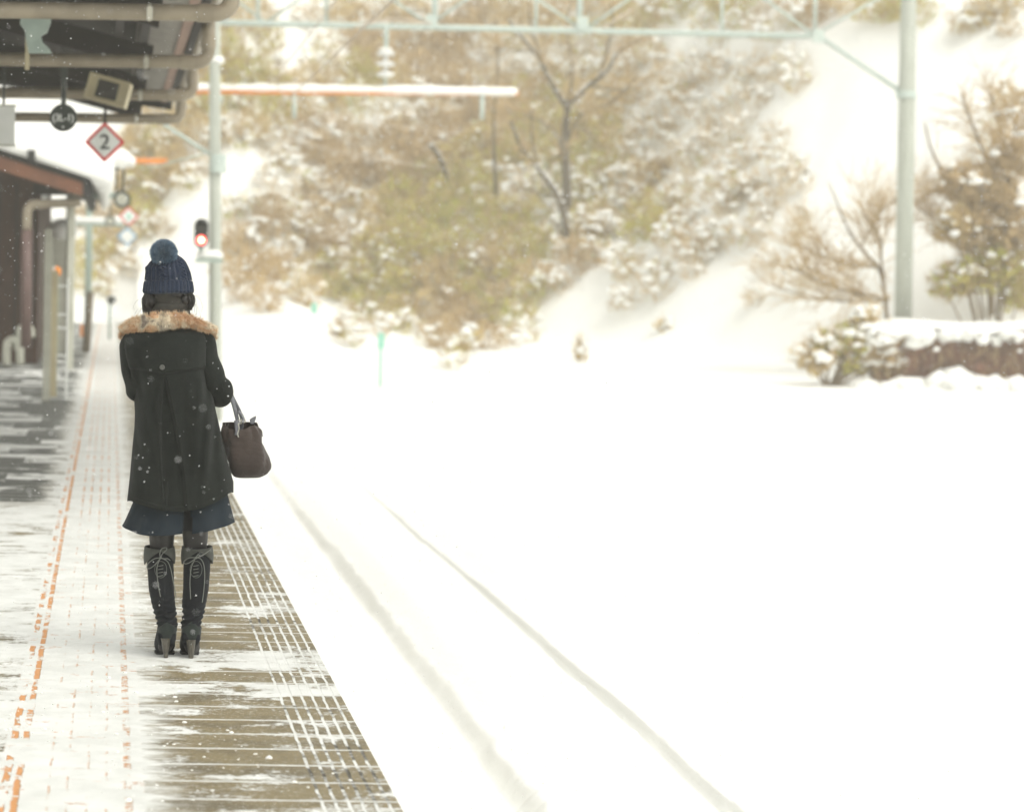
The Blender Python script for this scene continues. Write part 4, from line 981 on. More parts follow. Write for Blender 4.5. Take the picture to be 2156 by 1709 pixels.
# body: one skinned surface, remeshed
b = MB()
def limb(pts, rs, n=18): b.tube(smooth_poly(pts, 6), np.interp(np.linspace(0,1,(len(pts)-1)*6+1), np.linspace(0,1,len(pts)), rs), n)
hipz = q(376, 930)[2]
def ell(c, rx, ry, rz_, mod=None, n=28, m=20):
    rings = []
    for j in range(m+1):
        th = math.pi*j/m; ring = []
        for i in range(n):
            ph = 2*math.pi*i/n; d = Vector((math.sin(th)*math.cos(ph), math.sin(th)*math.sin(ph), math.cos(th)))
            k = mod(d) if mod else 1
            ring.append(Vector(c) + Vector((d.x*rx, d.y*ry, d.z*rz_))*k)
        rings.append(ring)
    b.loft(rings)
rings = []
for (py, hw, hd) in ((1000,.075,.07),(975,.12,.08),(930,.15,.085),(880,.14,.078),(830,.115,.07),(780,.125,.08),(730,.155,.105),(705,.15,.085),(690,.09,.06),(678,.052,.052)):
    c = q(362 + (py-700)*.04, py, .02 + (.018 if 770 < py < 990 else 0)); rings.append([c + Vector((hw*math.cos(t), hd*math.sin(t), 0)) for t in np.linspace(0, 2*math.pi, 29)[:-1]])
b.loft(rings)
limb([q(358,690,.02), q(357,655,.03), q(357,620,.04)], [.055,.05,.055])
def headmod(d):
    k = 1.0
    face = max(0, d.y)
    k += .10*math.exp(-((d.x/.16)**2 + ((d.z+.12)/.16)**2))*face      # nose
    k -= .05*math.exp(-((abs(d.x)-.36)/.16)**2 - ((d.z-.08)/.13)**2)*face   # eye sockets
    k += .04*math.exp(-((d.x/.24)**2 + ((d.z+.45)/.08)**2))*face      # lips
    k += .06*math.exp(-((d.x/.28)**2 + ((d.z+.85)/.22)**2))*face      # chin
    if d.z < -.2: k -= .10*abs(d.x)*(-d.z)
    return k
HC = q(356, 595, .035)
ell(HC, .077, .098, .115, headmod, 40, 30)
for s in (-1, 1): ell(HC + Vector((s*.078, .0, -.012)), .010, .020, .03, None, 12, 8)     # ears
for (hip, kn, an, xs) in (((352,960),(341,1150),(350,1320),-1), ((402,960),(411,1150),(403,1322),1)):
    limb([q(*hip,.02), q((hip[0]+kn[0])/2,(hip[1]+kn[1])/2-10,.02), q(kn[0],kn[1]-30,.015), q(kn[0],kn[1]+20,.02), q((kn[0]*.6+an[0]*.4),(kn[1]*.6+an[1]*.4),.0), q(*an,.0)], [.088,.078,.056,.047,.040,.028])
    limb([q(*an,.0), q(an[0],an[1]+32,.02), q(an[0]+xs*4,an[1]+48,.10), q(an[0]+xs*7,an[1]+56,.17)], [.034,.034,.032,.02])
# arms bent, hands meeting in front at the waist
RW, LW = q(392, 800, .30), q(345, 795, .30)
limb([q(285,722,.02), q(286,770,.03), q(297,822,.04)], [.046,.042,.038]); limb([q(297,822,.04), q(318,812,.18), LW], [.038,.033,.023])
limb([q(420,722,.02), q(434,775,.03), q(460,828,.03)], [.046,.042,.038]); limb([q(460,828,.03), q(428,815,.18), RW], [.038,.033,.023])
def hand(wr, dirv, side):
    dirv = Vector(dirv).normalized(); up = Vector((0,0,1)); lat = dirv.cross(up).normalized()*side
    palm = [wr, wr + dirv*.035, wr + dirv*.085]
    b.tube(palm, [.022,.036,.034], 14, True, .5)
    for i, (o, L) in enumerate(((-.027,.066),(-.009,.075),(.009,.070),(.026,.055))):
        base_ = wr + dirv*.075 + up*o*-1
        d1 = dirv; p1 = base_ + d1*L*.45; p2 = p1 + (d1*.7 - lat*.7)*L*.32; p3 = p2 + (d1*.1 - lat*1)*L*.28
        b.tube([base_, p1, p2, p3], [.0095,.009,.0085,.007], 10)
    tb = wr + dirv*.03 + up*.025; b.tube([tb, tb + (dirv*.8+up*.42)*.032, tb + (dirv*1.5+up*.35-lat*.5)*.040], [.012,.0105,.008], 10)
hand(LW, (.35,.9,.1), 1); hand(RW, (-.35,.9,.1), -1)
body = b.build('body', M['skin'], root, True, PO)
md = body.modifiers.new('remesh', 'REMESH'); md.mode = 'VOXEL'; md.voxel_size = .0055; md.use_smooth_shade = True
md = body.modifiers.new('smooth', 'SMOOTH'); md.factor = .5; md.iterations = 3
b = MB()
for s in (-1, 1): b.add(ICO2[0]*.011 + np.array(HC) + np.array([s*.031, .078, .008]), ICO2[1])
b.build('eye', mat('dark_eye', (.03,.02,.015), rough=.1, bump=0), body, True, PO)

# ---- coat
CW = [(676,322,388,.055,.055),(684,300,402,.075,.075),(692,282,417,.095,.085),(701,268,430,.11,.09),(712,261,436,.118,.10),(730,259,438,.125,.11),(755,263,437,.130,.118),(790,271,440,.128,.12),(820,279,445,.122,.12),(835,282,449,.121,.12),(870,284,456,.124,.12),(900,283,463,.130,.122),(950,278,474,.142,.13),(1000,274,486,.150,.135),(1035,271,492,.155,.14),(1072,268,492,.158,.14)]
def hem(px): return interp(px, [(255,1047),(272,1051),(300,1060),(340,1069),(380,1071),(420,1065),(455,1051),(480,1036),(487,1034),(500,1028)])[0]
def sup(t, n): 
    c, s = math.cos(t), math.sin(t); return math.copysign(abs(c)**(2/n), c), math.copysign(abs(s)**(2/n), s)
def ridge(px, py, a, c, wdt):
    ax, ay = a; bx_, by_ = c; L2 = (bx_-ax)**2+(by_-ay)**2
    t = max(0, min(1, ((px-ax)*(bx_-ax)+(py-ay)*(by_-ay))/L2)); dx = px-(ax+t*(bx_-ax)); dy = py-(ay+t*(by_-ay))
    return math.exp(-(dx*dx+dy*dy)/(2*wdt*wdt))*math.sin(math.pi*min(1,max(0,.12+.76*t)))
FOLDS = [((330,800),(300,1000),7,-.006),((378,800),(402,1010),8,-.006),((440,900),(420,1060),7,.007),((296,820),(322,960),8,.012),((300,880),(310,1050),9,.007),((268,835),(296,960),6,-.008),((425,800),(408,935),7,.011),((440,830),(430,1010),8,.009),((455,850),(448,960),6,-.008),((412,930),(400,1050),8,.006),((288,770),(300,842),6,-.010),((430,775),(438,850),6,-.010),((318,790),(312,860),7,.005),((395,790),(400,850),7,.004),((275,960),(290,1040),8,.006),((465,960),(470,1030),8,.006),((282,800),(288,850),4,-.006)]
def coat_pt(u, v):
    t = -math.pi/2 + 2*math.pi*u - 0.0            # u=0 at the back centre
    py = 676 + v*(1072-676)
    xl, xr, hb, hf = interp(py, CW)
    c, s = sup(t, 2.35)
    px = (xl+xr)/2 + c*(xr-xl)/2
    low = max(0, min(1, (py-940)/132.0))
    pyy = py - low*low*(1072-hem(px)) if s <= 0 else py - low*low*(1072-min(hem(px)+6, 1066))
    yc = .02 if py > 700 else .035
    dy = s*(hb if s < 0 else hf)
    disp = 0.0
    if s < .1:
        k = min(1, max(0, -s*2.2))
        yk = interp(px, [(255,768),(267,772),(298,777),(344,784),(390,777),(433,772),(445,770)])[0]
        disp += k*(.011*(1/(1+math.exp(-(yk-pyy)/.9))))
        if pyy > 784:
            pl_ = interp(pyy, [(784,344),(820,341),(900,337),(990,340),(1071,348)])[0]
            pr_ = interp(pyy, [(784,345.5),(820,352),(880,365),(990,383),(1071,391)])[0]
            inside = 1/(1+math.exp(-(px-pl_)/1.0)) * 1/(1+math.exp(-(pr_-px)/1.0))
            disp -= k*.018*inside*min(1, (pyy-784)/40)*(1 - .35*max(0,(pyy-1000)/72))
            disp += k*.005*(math.exp(-((px-pl_+3)/4)**2)+math.exp(-((px-pr_-3)/4)**2))*min(1, (pyy-784)/40)
        for a, cc, wdt, amp in FOLDS: disp += 2.1*k*amp*ridge(px, pyy, a, cc, wdt)
        # hem lip
        disp += .003*k*(1 if pyy > hem(px)-10 else 0)
    disp += .003*float(fbm(np.array(px*.03+3), np.array(pyy*.018), 2, 5))
    p = q(px, pyy, yc + dy - disp)
    return p
b = MB(); b.grid(coat_pt, 300, 230, True)
n0 = len(b.v)
# close the hem with an inner turn
lastring = [Vector(p) for p in b.v[-300:]]; cc = sum(lastring, Vector())/300
b.loft([lastring, [p + (cc-p)*.06 + Vector((0,0,.004)) for p in lastring], [p + (cc-p)*.10 + Vector((0,0,.12)) for p in lastring]], cap=False)
def sleeve(pts, rs, seam):
    sp = smooth_poly(pts, 14); r = np.interp(np.linspace(0,1,len(sp)), np.linspace(0,1,len(rs)), rs)
    rings = []; up = Vector((0,1,0))
    for i, p in enumerate(sp):
        d = (sp[min(i+1,len(sp)-1)]-sp[max(i-1,0)]).normalized(); a = d.cross(up)
        a.normalize(); bb = a.cross(d).normalized(); up = bb
        ring = []
        for k in range(48):
            t = 2*math.pi*k/48; f = i/len(sp)
            rr_ = r[i]*(1 + .095*math.sin(f*34+math.cos(t)*2.2)*math.exp(-((f-.52)/.16)**2) + .025*math.sin(f*17+2*t) + .02*math.sin(3*t+f*9))
            ring.append(p + (a*math.cos(t)+bb*math.sin(t)*1.08)*rr_)
        rings.append(ring)
    b.loft(rings)
sleeve([q(287,699,.02), q(279,728,.02), q(280,768,.02), q(290,808,.025), q(301,828,.055), q(314,822,.13), q(326,812,.22), q(338,800,.285)], [.030,.056,.054,.054,.055,.052,.046,.042], -1)
sleeve([q(412,696,.02), q(425,722,.02), q(433,758,.02), q(449,800,.02), q(461,824,.045), q(452,826,.13), q(425,814,.22), q(400,803,.285)], [.030,.058,.058,.058,.058,.055,.047,.042], 1)
coat = b.build('coat', M['coat'], root, True, PO)
# button at the yoke point
b = MB(); bt = q(340.5, 771, 0); yb_ = min(v.y for v in [coat_pt(u, (771-676)/396) for u in np.linspace(.95,1.05,21)])
b.lathe([(.001,-.004),(.006,-.0045),(.0085,-.006),(.0105,-.005),(.011,0)], c=(bt.x, yb_-.002, bt.z), n=20, axis='Y'); b.build('button', mat('grey_button', (.09,.09,.08), rough=.35, bump=0), coat, True, PO)
def coat_at(px, py, out=.0015):
    xl, xr, hb, hf = interp(py, CW); c = max(-.999, min(.999, (px-(xl+xr)/2)/((xr-xl)/2)))
    t = -math.acos(math.copysign(abs(c)**(2.35/2), c)); u = ((t+math.pi/2)/(2*math.pi)) % 1
    p = coat_pt(u, (py-676)/396.0); return p + Vector((0,-out,0))
def seam_crease_line(name, pts, r=.0014):
    b = MB(); b.tube([coat_at(a, c) for a, c in pts], r, 5); return b.build(name, M['seam'], coat, True, PO)
M['seam'] = mat('dark_seam_and_crease', (.006,.007,.006), rough=.95, bump=0)  # for the real seams and the painted crease shade of the pleat
seam_crease_line('yoke_seam', [(x, interp(x, [(255,768),(267,772),(298,777),(344,784),(390,777),(433,772),(445,770)])[0]+1.6) for x in np.linspace(272, 431, 40)], .0018)
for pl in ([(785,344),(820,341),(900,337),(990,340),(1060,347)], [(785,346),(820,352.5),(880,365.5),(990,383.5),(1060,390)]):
    seam_crease_line('pleat_crease_shade', [(interp(y, pl)[0] + (.6 if pl[0][1] == 344 else -.6), y) for y in np.linspace(786, 1060, 60)], .0016)  # thin dark tubes painting crease shade along the pleat edges
# seams of the shoulders
b = MB()
def backy(px, py):
    best = None
    xl, xr, hb, hf = interp(py, CW); c = max(-.999, min(.999, (px-(xl+xr)/2)/((xr-xl)/2)))
    s = -(1-abs(c)**2.35)**(1/2.35); return .02 + s*hb
# sleeve seam lines running down the upper arms
def arm_front(px, py, cx, r): return .02 - math.sqrt(max(1e-6, r*r - (W(px-cx))**2))
ptsL = [(270,712),(266,740),(268,775),(276,810)]; ptsR = [(437,722),(452,760),(463,795),(470,825)]
for pts, cxs in ((ptsL, (279,280,281,291)), (ptsR, (425,433,447,461))):
    b.tube(smooth_poly([q(px,py,arm_front(px,py,cx,.0575)-.001) for (px,py),cx in zip(pts,cxs)], 6), .0016, 5)
b.build('sleeve_seam', M['seam'], coat, True, PO)

# ---- skirt
SK = [(990,296,466,.10,.10),(1050,283,482,.118,.112),(1085,270,489,.136,.13),(1124,257,495,.155,.145)]
def skhem(px): return interp(px, [(257,1107),(275,1114),(290,1119),(312,1122),(345,1121),(383,1117),(402,1118),(430,1113),(465,1106),(495,1098)])[0]
def skirt_pt(u, v):
    t = -math.pi/2 + 2*math.pi*u; py = 990 + v*(1124-990); xl, xr, hb, hf = interp(py, SK)
    c, s = sup(t, 2.3); px = (xl+xr)/2 + c*(xr-xl)/2; low = max(0,(py-1030)/94.0)
    pyy = py - low*low*(1124-skhem(px)); fl = low*(.007*math.sin(u*2*math.pi*11)+.005*math.sin(u*2*math.pi*7+1))
    return q(px, pyy, .02 + s*((hb if s < 0 else hf)) + (fl if s < 0 else -fl))
b = MB(); nu, nv = 180, 50; b.grid(skirt_pt, nu, nv, True)
keep = []
for f in b.f:
    cx = sum(b.v[i][0] for i in f)/4; cyy = sum(b.v[i][1] for i in f)/4; czz = sum(b.v[i][2] for i in f)/4
    if cyy < Y0 and q(383,1100)[0] < cx < q(401,1100)[0] and czz < q(390,1062)[2]: continue
    keep.append(f)
b.f = keep; b.m = [0]*len(keep)
skirt = b.build('skirt', M['skirt'], root, True, PO)
md = skirt.modifiers.new('thick', 'SOLIDIFY'); md.thickness = .004; md.offset = 1
b = MB(); b.grid(lambda u, v: q(379+u*26, 1040+v*74, -.09+.02*math.sin(u*3.1)), 8, 12); sl = b.build('slit_shade_sheet', mat('black_slit_shade', (.008,.008,.010), rough=.9, bump=0), skirt, True, PO)  # black sheet added behind the slit for the shaded inside of the skirt

# ---- scarf (snood), hair
b = MB()
def torus(cpx, cpy, dy, R1, R2, r, tilt, seed, squ=1.0):
    n, m_ = 64, 20; rings = []
    for i in range(n):
        a = 2*math.pi*i/n; c = q(cpx, cpy, dy) + Vector((R1*math.cos(a), R2*math.sin(a), tilt*math.cos(a)+.006*math.sin(2*a+seed)))
        rd = Vector((math.cos(a), math.sin(a), 0)); rr_ = r*(1+.12*math.sin(3*a+seed))
        rings.append([c + rd*rr_*math.cos(t)*.8 + Vector((0,0,1))*rr_*squ*math.sin(t) for t in np.linspace(0, 2*math.pi, m_+1)[:-1]])
    vs_ = [p for r_ in rings for p in r_]; fs_ = []
    for i in range(n):
        for j in range(m_): fs_.append((i*m_+j, i*m_+(j+1)%m_, ((i+1)%n)*m_+(j+1)%m_, ((i+1)%n)*m_+j))
    b.add(vs_, fs_)
torus(356, 632, .03, .062, .068, .022, -.004, 0, 1.3); torus(358, 646, .03, .072, .075, .020, .010, 1.3, 1.1); torus(357, 658, .03, .070, .075, .022, -.008, 2.1, 1.2)
torus(357, 668, .03, .076, .078, .022, .0, 3.0, 1.1)
b.build('snood', M['scarf'], root, True, PO)
b = MB(); rng = np.random.default_rng(5)
for s, cpx, cpy, rx, rzz in ((-1, 309, 636, .012, .032), (1, 398, 630, .009, .023), (-1, 318, 633, .026, .038), (1, 388, 631, .026, .034)):
    c = q(cpx, cpy, .0); d = rng.normal(size=(1,3)); v = ICO2[0]*np.array([rx,.045,rzz]); b.add(v + np.array(c), ICO2[1])
c = q(356, 616, .03); b.add(ICO2[0]*np.array([.084,.092,.060]) + np.array(c), ICO2[1])
for k in range(1100):
    s = -1 if k % 2 else 1
    p = q(313+rng.uniform(-9,6), 620+rng.uniform(-2,6), rng.uniform(-.03,.05)) if s < 0 else q(399+rng.uniform(-6,6), 618+rng.uniform(-2,5), rng.uniform(-.03,.05))
    bulge = W(8)*rng.uniform(.05,.8)*s; L = W(rng.uniform(22,42) if s < 0 else rng.uniform(18,32))
    b.tube([p, p+Vector((bulge,0,-L*.45)), p+Vector((bulge*.75,0,-L*.8)), p+Vector((bulge*-.2,0,-L))], [.0016,.0015,.0012,.0005], 4, False)
for k in range(14):
    s = 1 if k < 9 else -1
    p = q(400,628,0) if s > 0 else q(308,640,0); p = p + Vector((rng.uniform(-.006,.006), rng.uniform(-.03,.03), rng.uniform(-.02,.02)))
    a = rng.uniform(.012,.055); dz = rng.uniform(.03,.13)
    b.tube(smooth_poly([p, p+Vector((s*a*.6,0,-dz*.2+.01)), p+Vector((s*a,0,-dz*.6)), p+Vector((s*a*.9,0,-dz))], 5), .0004, 3, False)
b.build('hair', M['hair'], root, True, PO)

# ---- knitted hat and bobble
HT = [(533,350,366),(537,338,374),(543,328,382),(552,318,389),(562,312,394),(575,309,399),(589,307.5,402)]
def hat_pt(u, v):
    t = 2*math.pi*u - math.pi/2; py = 533 + v*(590-533); xl, xr = interp(py, HT)
    c, s = math.cos(t), math.sin(t); px = (xl+xr)/2 + c*(xr-xl)/2; hd = W((xr-xl)/2)*1.16
    k = u*12; ph = k - math.floor(k) - .5; z = py*.42
    cell = int(math.floor(k)) % 2
    if cell: h = max(math.exp(-((ph-.2*math.sin(z))/.13)**2), math.exp(-((ph+.2*math.sin(z))/.13)**2))*(1-.25*abs(math.sin(z)))
    else: h = .35+.35*math.cos(ph*4*math.pi)
    e = min(1, v*4)
    sl = .006*math.exp(-((py-564)/5)**2)*(1 if c < -.3 else 0)
    r = .010*h*e + sl
    p = q(px, py, .03 + s*hd); return p + Vector((c*r, s*r, 0))
b = MB(); b.grid(hat_pt, 420, 70, True)
b.f.append(tuple(range(420))); b.m.append(0)
hat = b.build('knit_hat', M['knit'], root, True, PO)
def cuff_pt(u, v):
    t = 2*math.pi*u - math.pi/2; vv = v*1.0
    py = 588 + vv*31 if v <= .8 else 588+.8*31
    a = v*math.pi
    xl, xr = interp(588+v*31, [(588,306,403),(600,304,405.5),(612,302.5,406.5),(619,305,404.5)])
    c, s = math.cos(t), math.sin(t); px = (xl+xr)/2 + c*((xr-xl)/2); hd = W((xr-xl)/2)*1.16
    rib = (.5+.5*math.cos(u*2*math.pi*34))**.6*.0055 - .004*math.exp(-((v-.02)/.06)**2)
    e = math.sin(min(1, max(0, min(v, 1-v)*9))*math.pi/2)
    r = rib*e - .012*(1-e)
    p = q(px, 588+v*31 + 1.2*math.sin(t*2+1), .03 + s*hd); return p + Vector((c*r, s*r, 0))
b = MB(); b.grid(cuff_pt, 408, 26, True); b.build('hat_cuff', M['knit'], hat, True, PO)
b = MB(); rng = np.random.default_rng(6); pc = q(344.5, 533, -.03); n = 15000
d = rng.normal(size=(n,3)); d /= np.linalg.norm(d, axis=1, keepdims=True)
r0 = W(19); L = W(9.5)*rng.uniform(.7,1.35,n)
dd = d + rng.normal(0,.22,(n,3)); dd /= np.linalg.norm(dd, axis=1, keepdims=True)
leaves(b, np.array(pc) + d*r0 + dd*(L[:,None]/2), L*1.15, np.full(n, .0016), rng, 0, dd)
b.add(ICO2[0]*(r0*1.05) + np.array(pc), ICO2[1]); b.build('bobble', M['pom'], hat, False, PO)

# ---- fur collar
b = MB(); rng = np.random.default_rng(7); nS = 26000
TOP = [(262,690),(267,683),(283,667),(305,660),(329,655),(352,658),(375,655),(395,661),(412,670),(430,680),(447,688)]
BOT = [(262,692),(267,697),(295,701),(323,698),(345,692),(369,687),(390,684),(406,686),(425,692),(440,697),(447,691)]
def collar_center(a):     # a: -1..1 across the back, ring round the shoulders
    px = 354.5 + 86*math.sin(a); back = math.cos(a)
    yt = interp(px, TOP)[0]; yb2 = interp(px, BOT)[0]
    py = (yt+yb2)/2; 
    return q(px, py, .025 - .105*back if back > 0 else .025 - .12*back), W((yb2-yt)/2)
rings = []
for i in range(72):
    a = 2*math.pi*i/72; c, h = collar_center(a); h = max(h, .012)*.72; rd = Vector((math.sin(a), -math.cos(a), 0))
    drop = Vector((0,0,-.06*(1-math.cos(a))/2 if math.cos(a) < 0 else 0))
    rings.append([c + drop + rd*.024*math.cos(t) + Vector((0,0,1))*h*math.sin(t) for t in np.linspace(0,2*math.pi,15)[:-1]])
vs_ = [p for r_ in rings for p in r_]; fs_ = [(i*14+j, i*14+(j+1)%14, ((i+1)%72)*14+(j+1)%14, ((i+1)%72)*14+j) for i in range(72) for j in range(14)]
b.add(vs_, fs_)
ai = rng.uniform(0, 2*math.pi, nS); tj = rng.uniform(0, 2*math.pi, nS); R_ = np.array([[tuple(p) for p in r_] for r_ in rings])
i0 = (ai/(2*math.pi)*72).astype(int) % 72; fr_ = ai/(2*math.pi)*72 % 1; j0 = (tj/(2*math.pi)*14).astype(int) % 14; fj = (tj/(2*math.pi)*14) % 1
pp = (R_[i0,j0]*(1-fr_)[:,None] + R_[(i0+1)%72,j0]*fr_[:,None])*(1-fj)[:,None] + (R_[i0,(j0+1)%14]*(1-fr_)[:,None] + R_[(i0+1)%72,(j0+1)%14]*fr_[:,None])*fj[:,None]
cen = R_.mean(1); cc = cen[i0]*(1-fr_)[:,None] + cen[(i0+1)%72]*fr_[:,None]
nd = pp - cc; nd /= np.linalg.norm(nd, axis=1, keepdims=True)
tuft = np.stack([np.sin(ai*23), np.sin(ai*17+1), np.cos(ai*31)], 1)*.35
nd = nd + np.array([0,-.25,-.55]) + tuft + rng.normal(0,.30,(nS,3)); nd /= np.linalg.norm(nd, axis=1, keepdims=True)
L = rng.uniform(.012,.030,nS)
leaves(b, pp + nd*L[:,None]*.42, L, np.full(nS,.0019), rng, 0, nd); b.build('fur_collar', M['fur'], root, False, PO)

# ---- boots
BOOTS = [dict(prof=[(1152,308,365),(1175,309,365),(1200,310.5,366),(1240,313,366.5),(1270,319,369),(1292,325,371.5),(1298,327,369.5),(1306,330,373),(1320,331.5,373.5),(1330,331,372),(1342,332,371),(1356,333,370)], cx=351.5, heel=(331.5,371,347,1343,1386), foot=(326.5,371), hp=[(1341,337.5,359),(1360,341,356),(1385,344.5,353)], cuff=(305,367)),
         dict(prof=[(1152,387,442),(1175,387,443.5),(1200,386,442.5),(1240,385.5,439.5),(1270,383,434),(1284,384,431),(1294,385.5,428.5),(1304,382.5,424.5),(1314,381,423),(1324,382,424.5),(1342,384,422.5),(1356,384.5,421)], cx=403, heel=(383,421,402,1344,1386), foot=(380.5,423), hp=[(1343,390.5,412.5),(1362,394,409.5),(1386,396.5,407)], cuff=(384,447))]
for bi, B_ in enumerate(BOOTS):
    b = MB(); pr = B_['prof']
    def boot_pt(u, v):
        t = 2*math.pi*u - math.pi/2; py = 1152 + v*(1347-1152); xl, xr = interp(py, pr); c, s = math.cos(t), math.sin(t)
        hd = interp(py, [(1152,.062),(1200,.064),(1250,.057),(1290,.050),(1320,.048),(1356,.05)])[0]
        wr = .0035*math.sin(py*.55 + 2.4*math.sin(t*1.5+bi) + c*1.5)*(1 if 1280 < py < 1318 else .25 if py > 1255 else .08)
        px_ = (xl+xr)/2 + c*(xr-xl)/2
        seam = -.0018*math.exp(-((px_ - (xl+xr)/2)/1.0)**2) if s < 0 else 0
        return q(px_, py, interp(py, [(1152,.02),(1200,.005),(1250,.005),(1320,.01),(1356,.01)])[0] + s*(hd+seam)+ s*wr) + Vector((c*wr, 0, 0))
    b.grid(boot_pt, 72, 110, True); b.f.append(tuple(range(72*109, 72*110))); b.m.append(0)
    # foot: from the heel seat forward and down to the toe
    fx0, fx1 = B_['foot']; cx = B_['cx']; xs = -1 if bi == 0 else 1
    hx0, hx1 = pr[-1][1], pr[-1][2]; rings = []
    for k, (dy, px0, px1, zt, zb) in enumerate(((-.040, hx0+7, hx1-7, 1338, 1346),(-.034, hx0+1, hx1-1, 1325, 1350),(-.015, hx0-1, hx1+1, 1312, 1354),(.03, hx0-2, hx1+1, 1305, 1362),(.07, fx0+2, fx1-1, 1318, 1374),(.11, fx0, fx1, 1338, 1383),(.15, fx0+1, fx1-1, 1352, 1384),(.185, fx0+6, fx1-7, 1362, 1384),(.205, fx0+15, fx1-15, 1372, 1383))):
        zt_, zb_ = q(0,zt)[2], max(.002, q(0,zb)[2]); c0 = q((px0+px1)/2, 1300)[0]; hw = W((px1-px0)/2)
        ring = []
        for t in np.linspace(0, 2*math.pi, 29)[:-1]:
            c, s = sup(t, 2.6); ring.append((c0 + hw*c, Y0+dy, (zt_+zb_)/2 + (zt_-zb_)/2*s))
        rings.append(ring)
    b.loft(rings)
    boot = b.build('boot', M['suede'], root, True, PO)
    # heel counter patch of greener suede, pointed at the top
    b = MB(); capx = (hx0+hx1)/2
    def counter_pt(u, v):
        a = (u-.5)*2*1.25; t = a - math.pi/2; tip = 1306 + 17*abs(a/1.25)**1.1
        py = tip + v*(1345-tip); xl, xr = interp(py, pr); c, s = math.cos(t), math.sin(t); hd = interp(py, [(1290,.050),(1320,.048),(1356,.05)])[0]
        sag = .002 if .03 < v < .97 and .03 < u < .97 else -.002
        return q((xl+xr)/2 + c*((xr-xl)/2), py, .01 + s*(hd)) + Vector((c*sag*1.5, s*(sag+.0015), 0))
    b.grid(counter_pt, 40, 24); b.build('heel_counter', M['counter'], boot, True, PO)
    # heel
    b = MB(); rings = []
    for (py, x0, x1) in B_['hp']:
        c0 = q((x0+x1)/2, py)[0]; hw = W((x1-x0)/2); z = max(.001, q(376,py)[2]); f = (py-1342)/43
        ring = []
        for t in np.linspace(0, 2*math.pi, 25)[:-1]:
            c, s = math.cos(t), math.sin(t); ring.append((c0+hw*c, Y0 - .030 + f*.004 + (.036-.017*f)*s*(1 if s < 0 else .8), z))
        rings.append(ring)
    b.loft(rings[::-1]); b.build('heel', M['heel'], boot, True, PO, 50)
    b = MB()
    rings = []
    for (dy, px0, px1, zt) in ((.06, fx0+4, fx1-3, 1376),(.10, fx0+.5, fx1-.5, 1380),(.15, fx0+1, fx1-1, 1380.5),(.19, fx0+6, fx1-7, 1380)):
        zz = q(0, zt)[2]; x0, x1 = q(px0,1300)[0], q(px1,1300)[0]; zb_ = max(.0015, zz-.008)
        rings.append([(x0,Y0+dy,zb_),(x1,Y0+dy,zb_),(x1,Y0+dy,zb_+.006),(x0,Y0+dy,zb_+.006)])
    b.loft(rings); b.build('sole', M['sole'], boot, False, PO)
    # folded cuff, open in a V at the back
    c0, c1 = B_['cuff']; b = MB()
    def cuff2(u, v):
        a = u*2*math.pi; t = a - math.pi/2; s, c = math.sin(t), math.cos(t)
        vb = abs(math.cos((u)*math.pi)); gap = max(0, 1-abs(((u+.5)%1)-.5)/.22)
        bot = 1184 - 24*gap - 4*math.sin(a*2+1); topy = 1150 + 5*gap
        py = topy + v*(bot-topy); xl, xr = c0, c1
        fl = .004*math.sin(v*math.pi)
        w_ = (xr-xl)/2*(.965+.035*v)
        return q((xl+xr)/2 + c*w_, py, .018 + s*(.068+.003*v) ) + Vector((c*fl, s*fl, 0))
    b.grid(cuff2, 72, 14, True); cu = b.build('cuff', M['cuff'], boot, True, PO)
    md = cu.modifiers.new('thick', 'SOLIDIFY'); md.thickness = .003
    # oval lacing patch + laces + bow
    lx = 338 if bi == 0 else 412
    b = MB(); b.tube(smooth_poly([q(lx+25*.5*math.cos(t), 1195+23*math.sin(t)*.75, -.062 + .006*abs(math.cos(t))**2) for t in np.linspace(0,2*math.pi,17)], 3), .0009, 5)
    for py in (1187, 1194, 1201, 1208): b.tube([q(lx-6,py+1,-.0645), q(lx,py,-.0665), q(lx+5,py-1,-.0645)], .0014, 5)
    kx = lx + (-1 if bi == 0 else -1); ky = 1170
    if bi == 0:
        Ls = [[(337,1170),(336,1160),(340,1151),(349,1149),(350,1153),(341,1162),(338,1170)],
              [(337,1170),(325,1172),(312,1182),(309,1191),(314,1193),(324,1186),(337,1171)],
              [(337,1170),(330,1190),(331,1215),(335,1240),(337.5,1252)],
              [(338,1170),(352,1178),(359,1195),(364,1220),(368,1240),(370,1254)],
              [(337,1170),(345,1172),(352,1172),(358,1176)]]
    else:
        Ls = [[(411,1170),(399,1170),(388,1176),(386,1181),(391,1183),(400,1179),(411,1171)],
              [(411,1170),(425,1165),(436,1158),(443,1153)],
              [(411,1170),(402,1190),(399,1220),(400,1245),(400.5,1257)],
              [(411,1170),(421,1172),(428,1185),(430,1210),(428,1240),(425,1264)],
              [(411,1170),(416,1163),(419,1167),(412,1171)]]
    for L_ in Ls:
        b.tube(smooth_poly([q(px, py, -.073 + .010*min(1, abs(px-lx)/26)**2*1.3 + .010*max(0,(py-1190)/60)) for px, py in L_], 6), .0020, 6)
    b.add(ICO2[0]*.0055 + np.array(q(kx+.5, ky, -.074)), ICO2[1])
    b.build('lace', M['lace'], boot, True, PO)

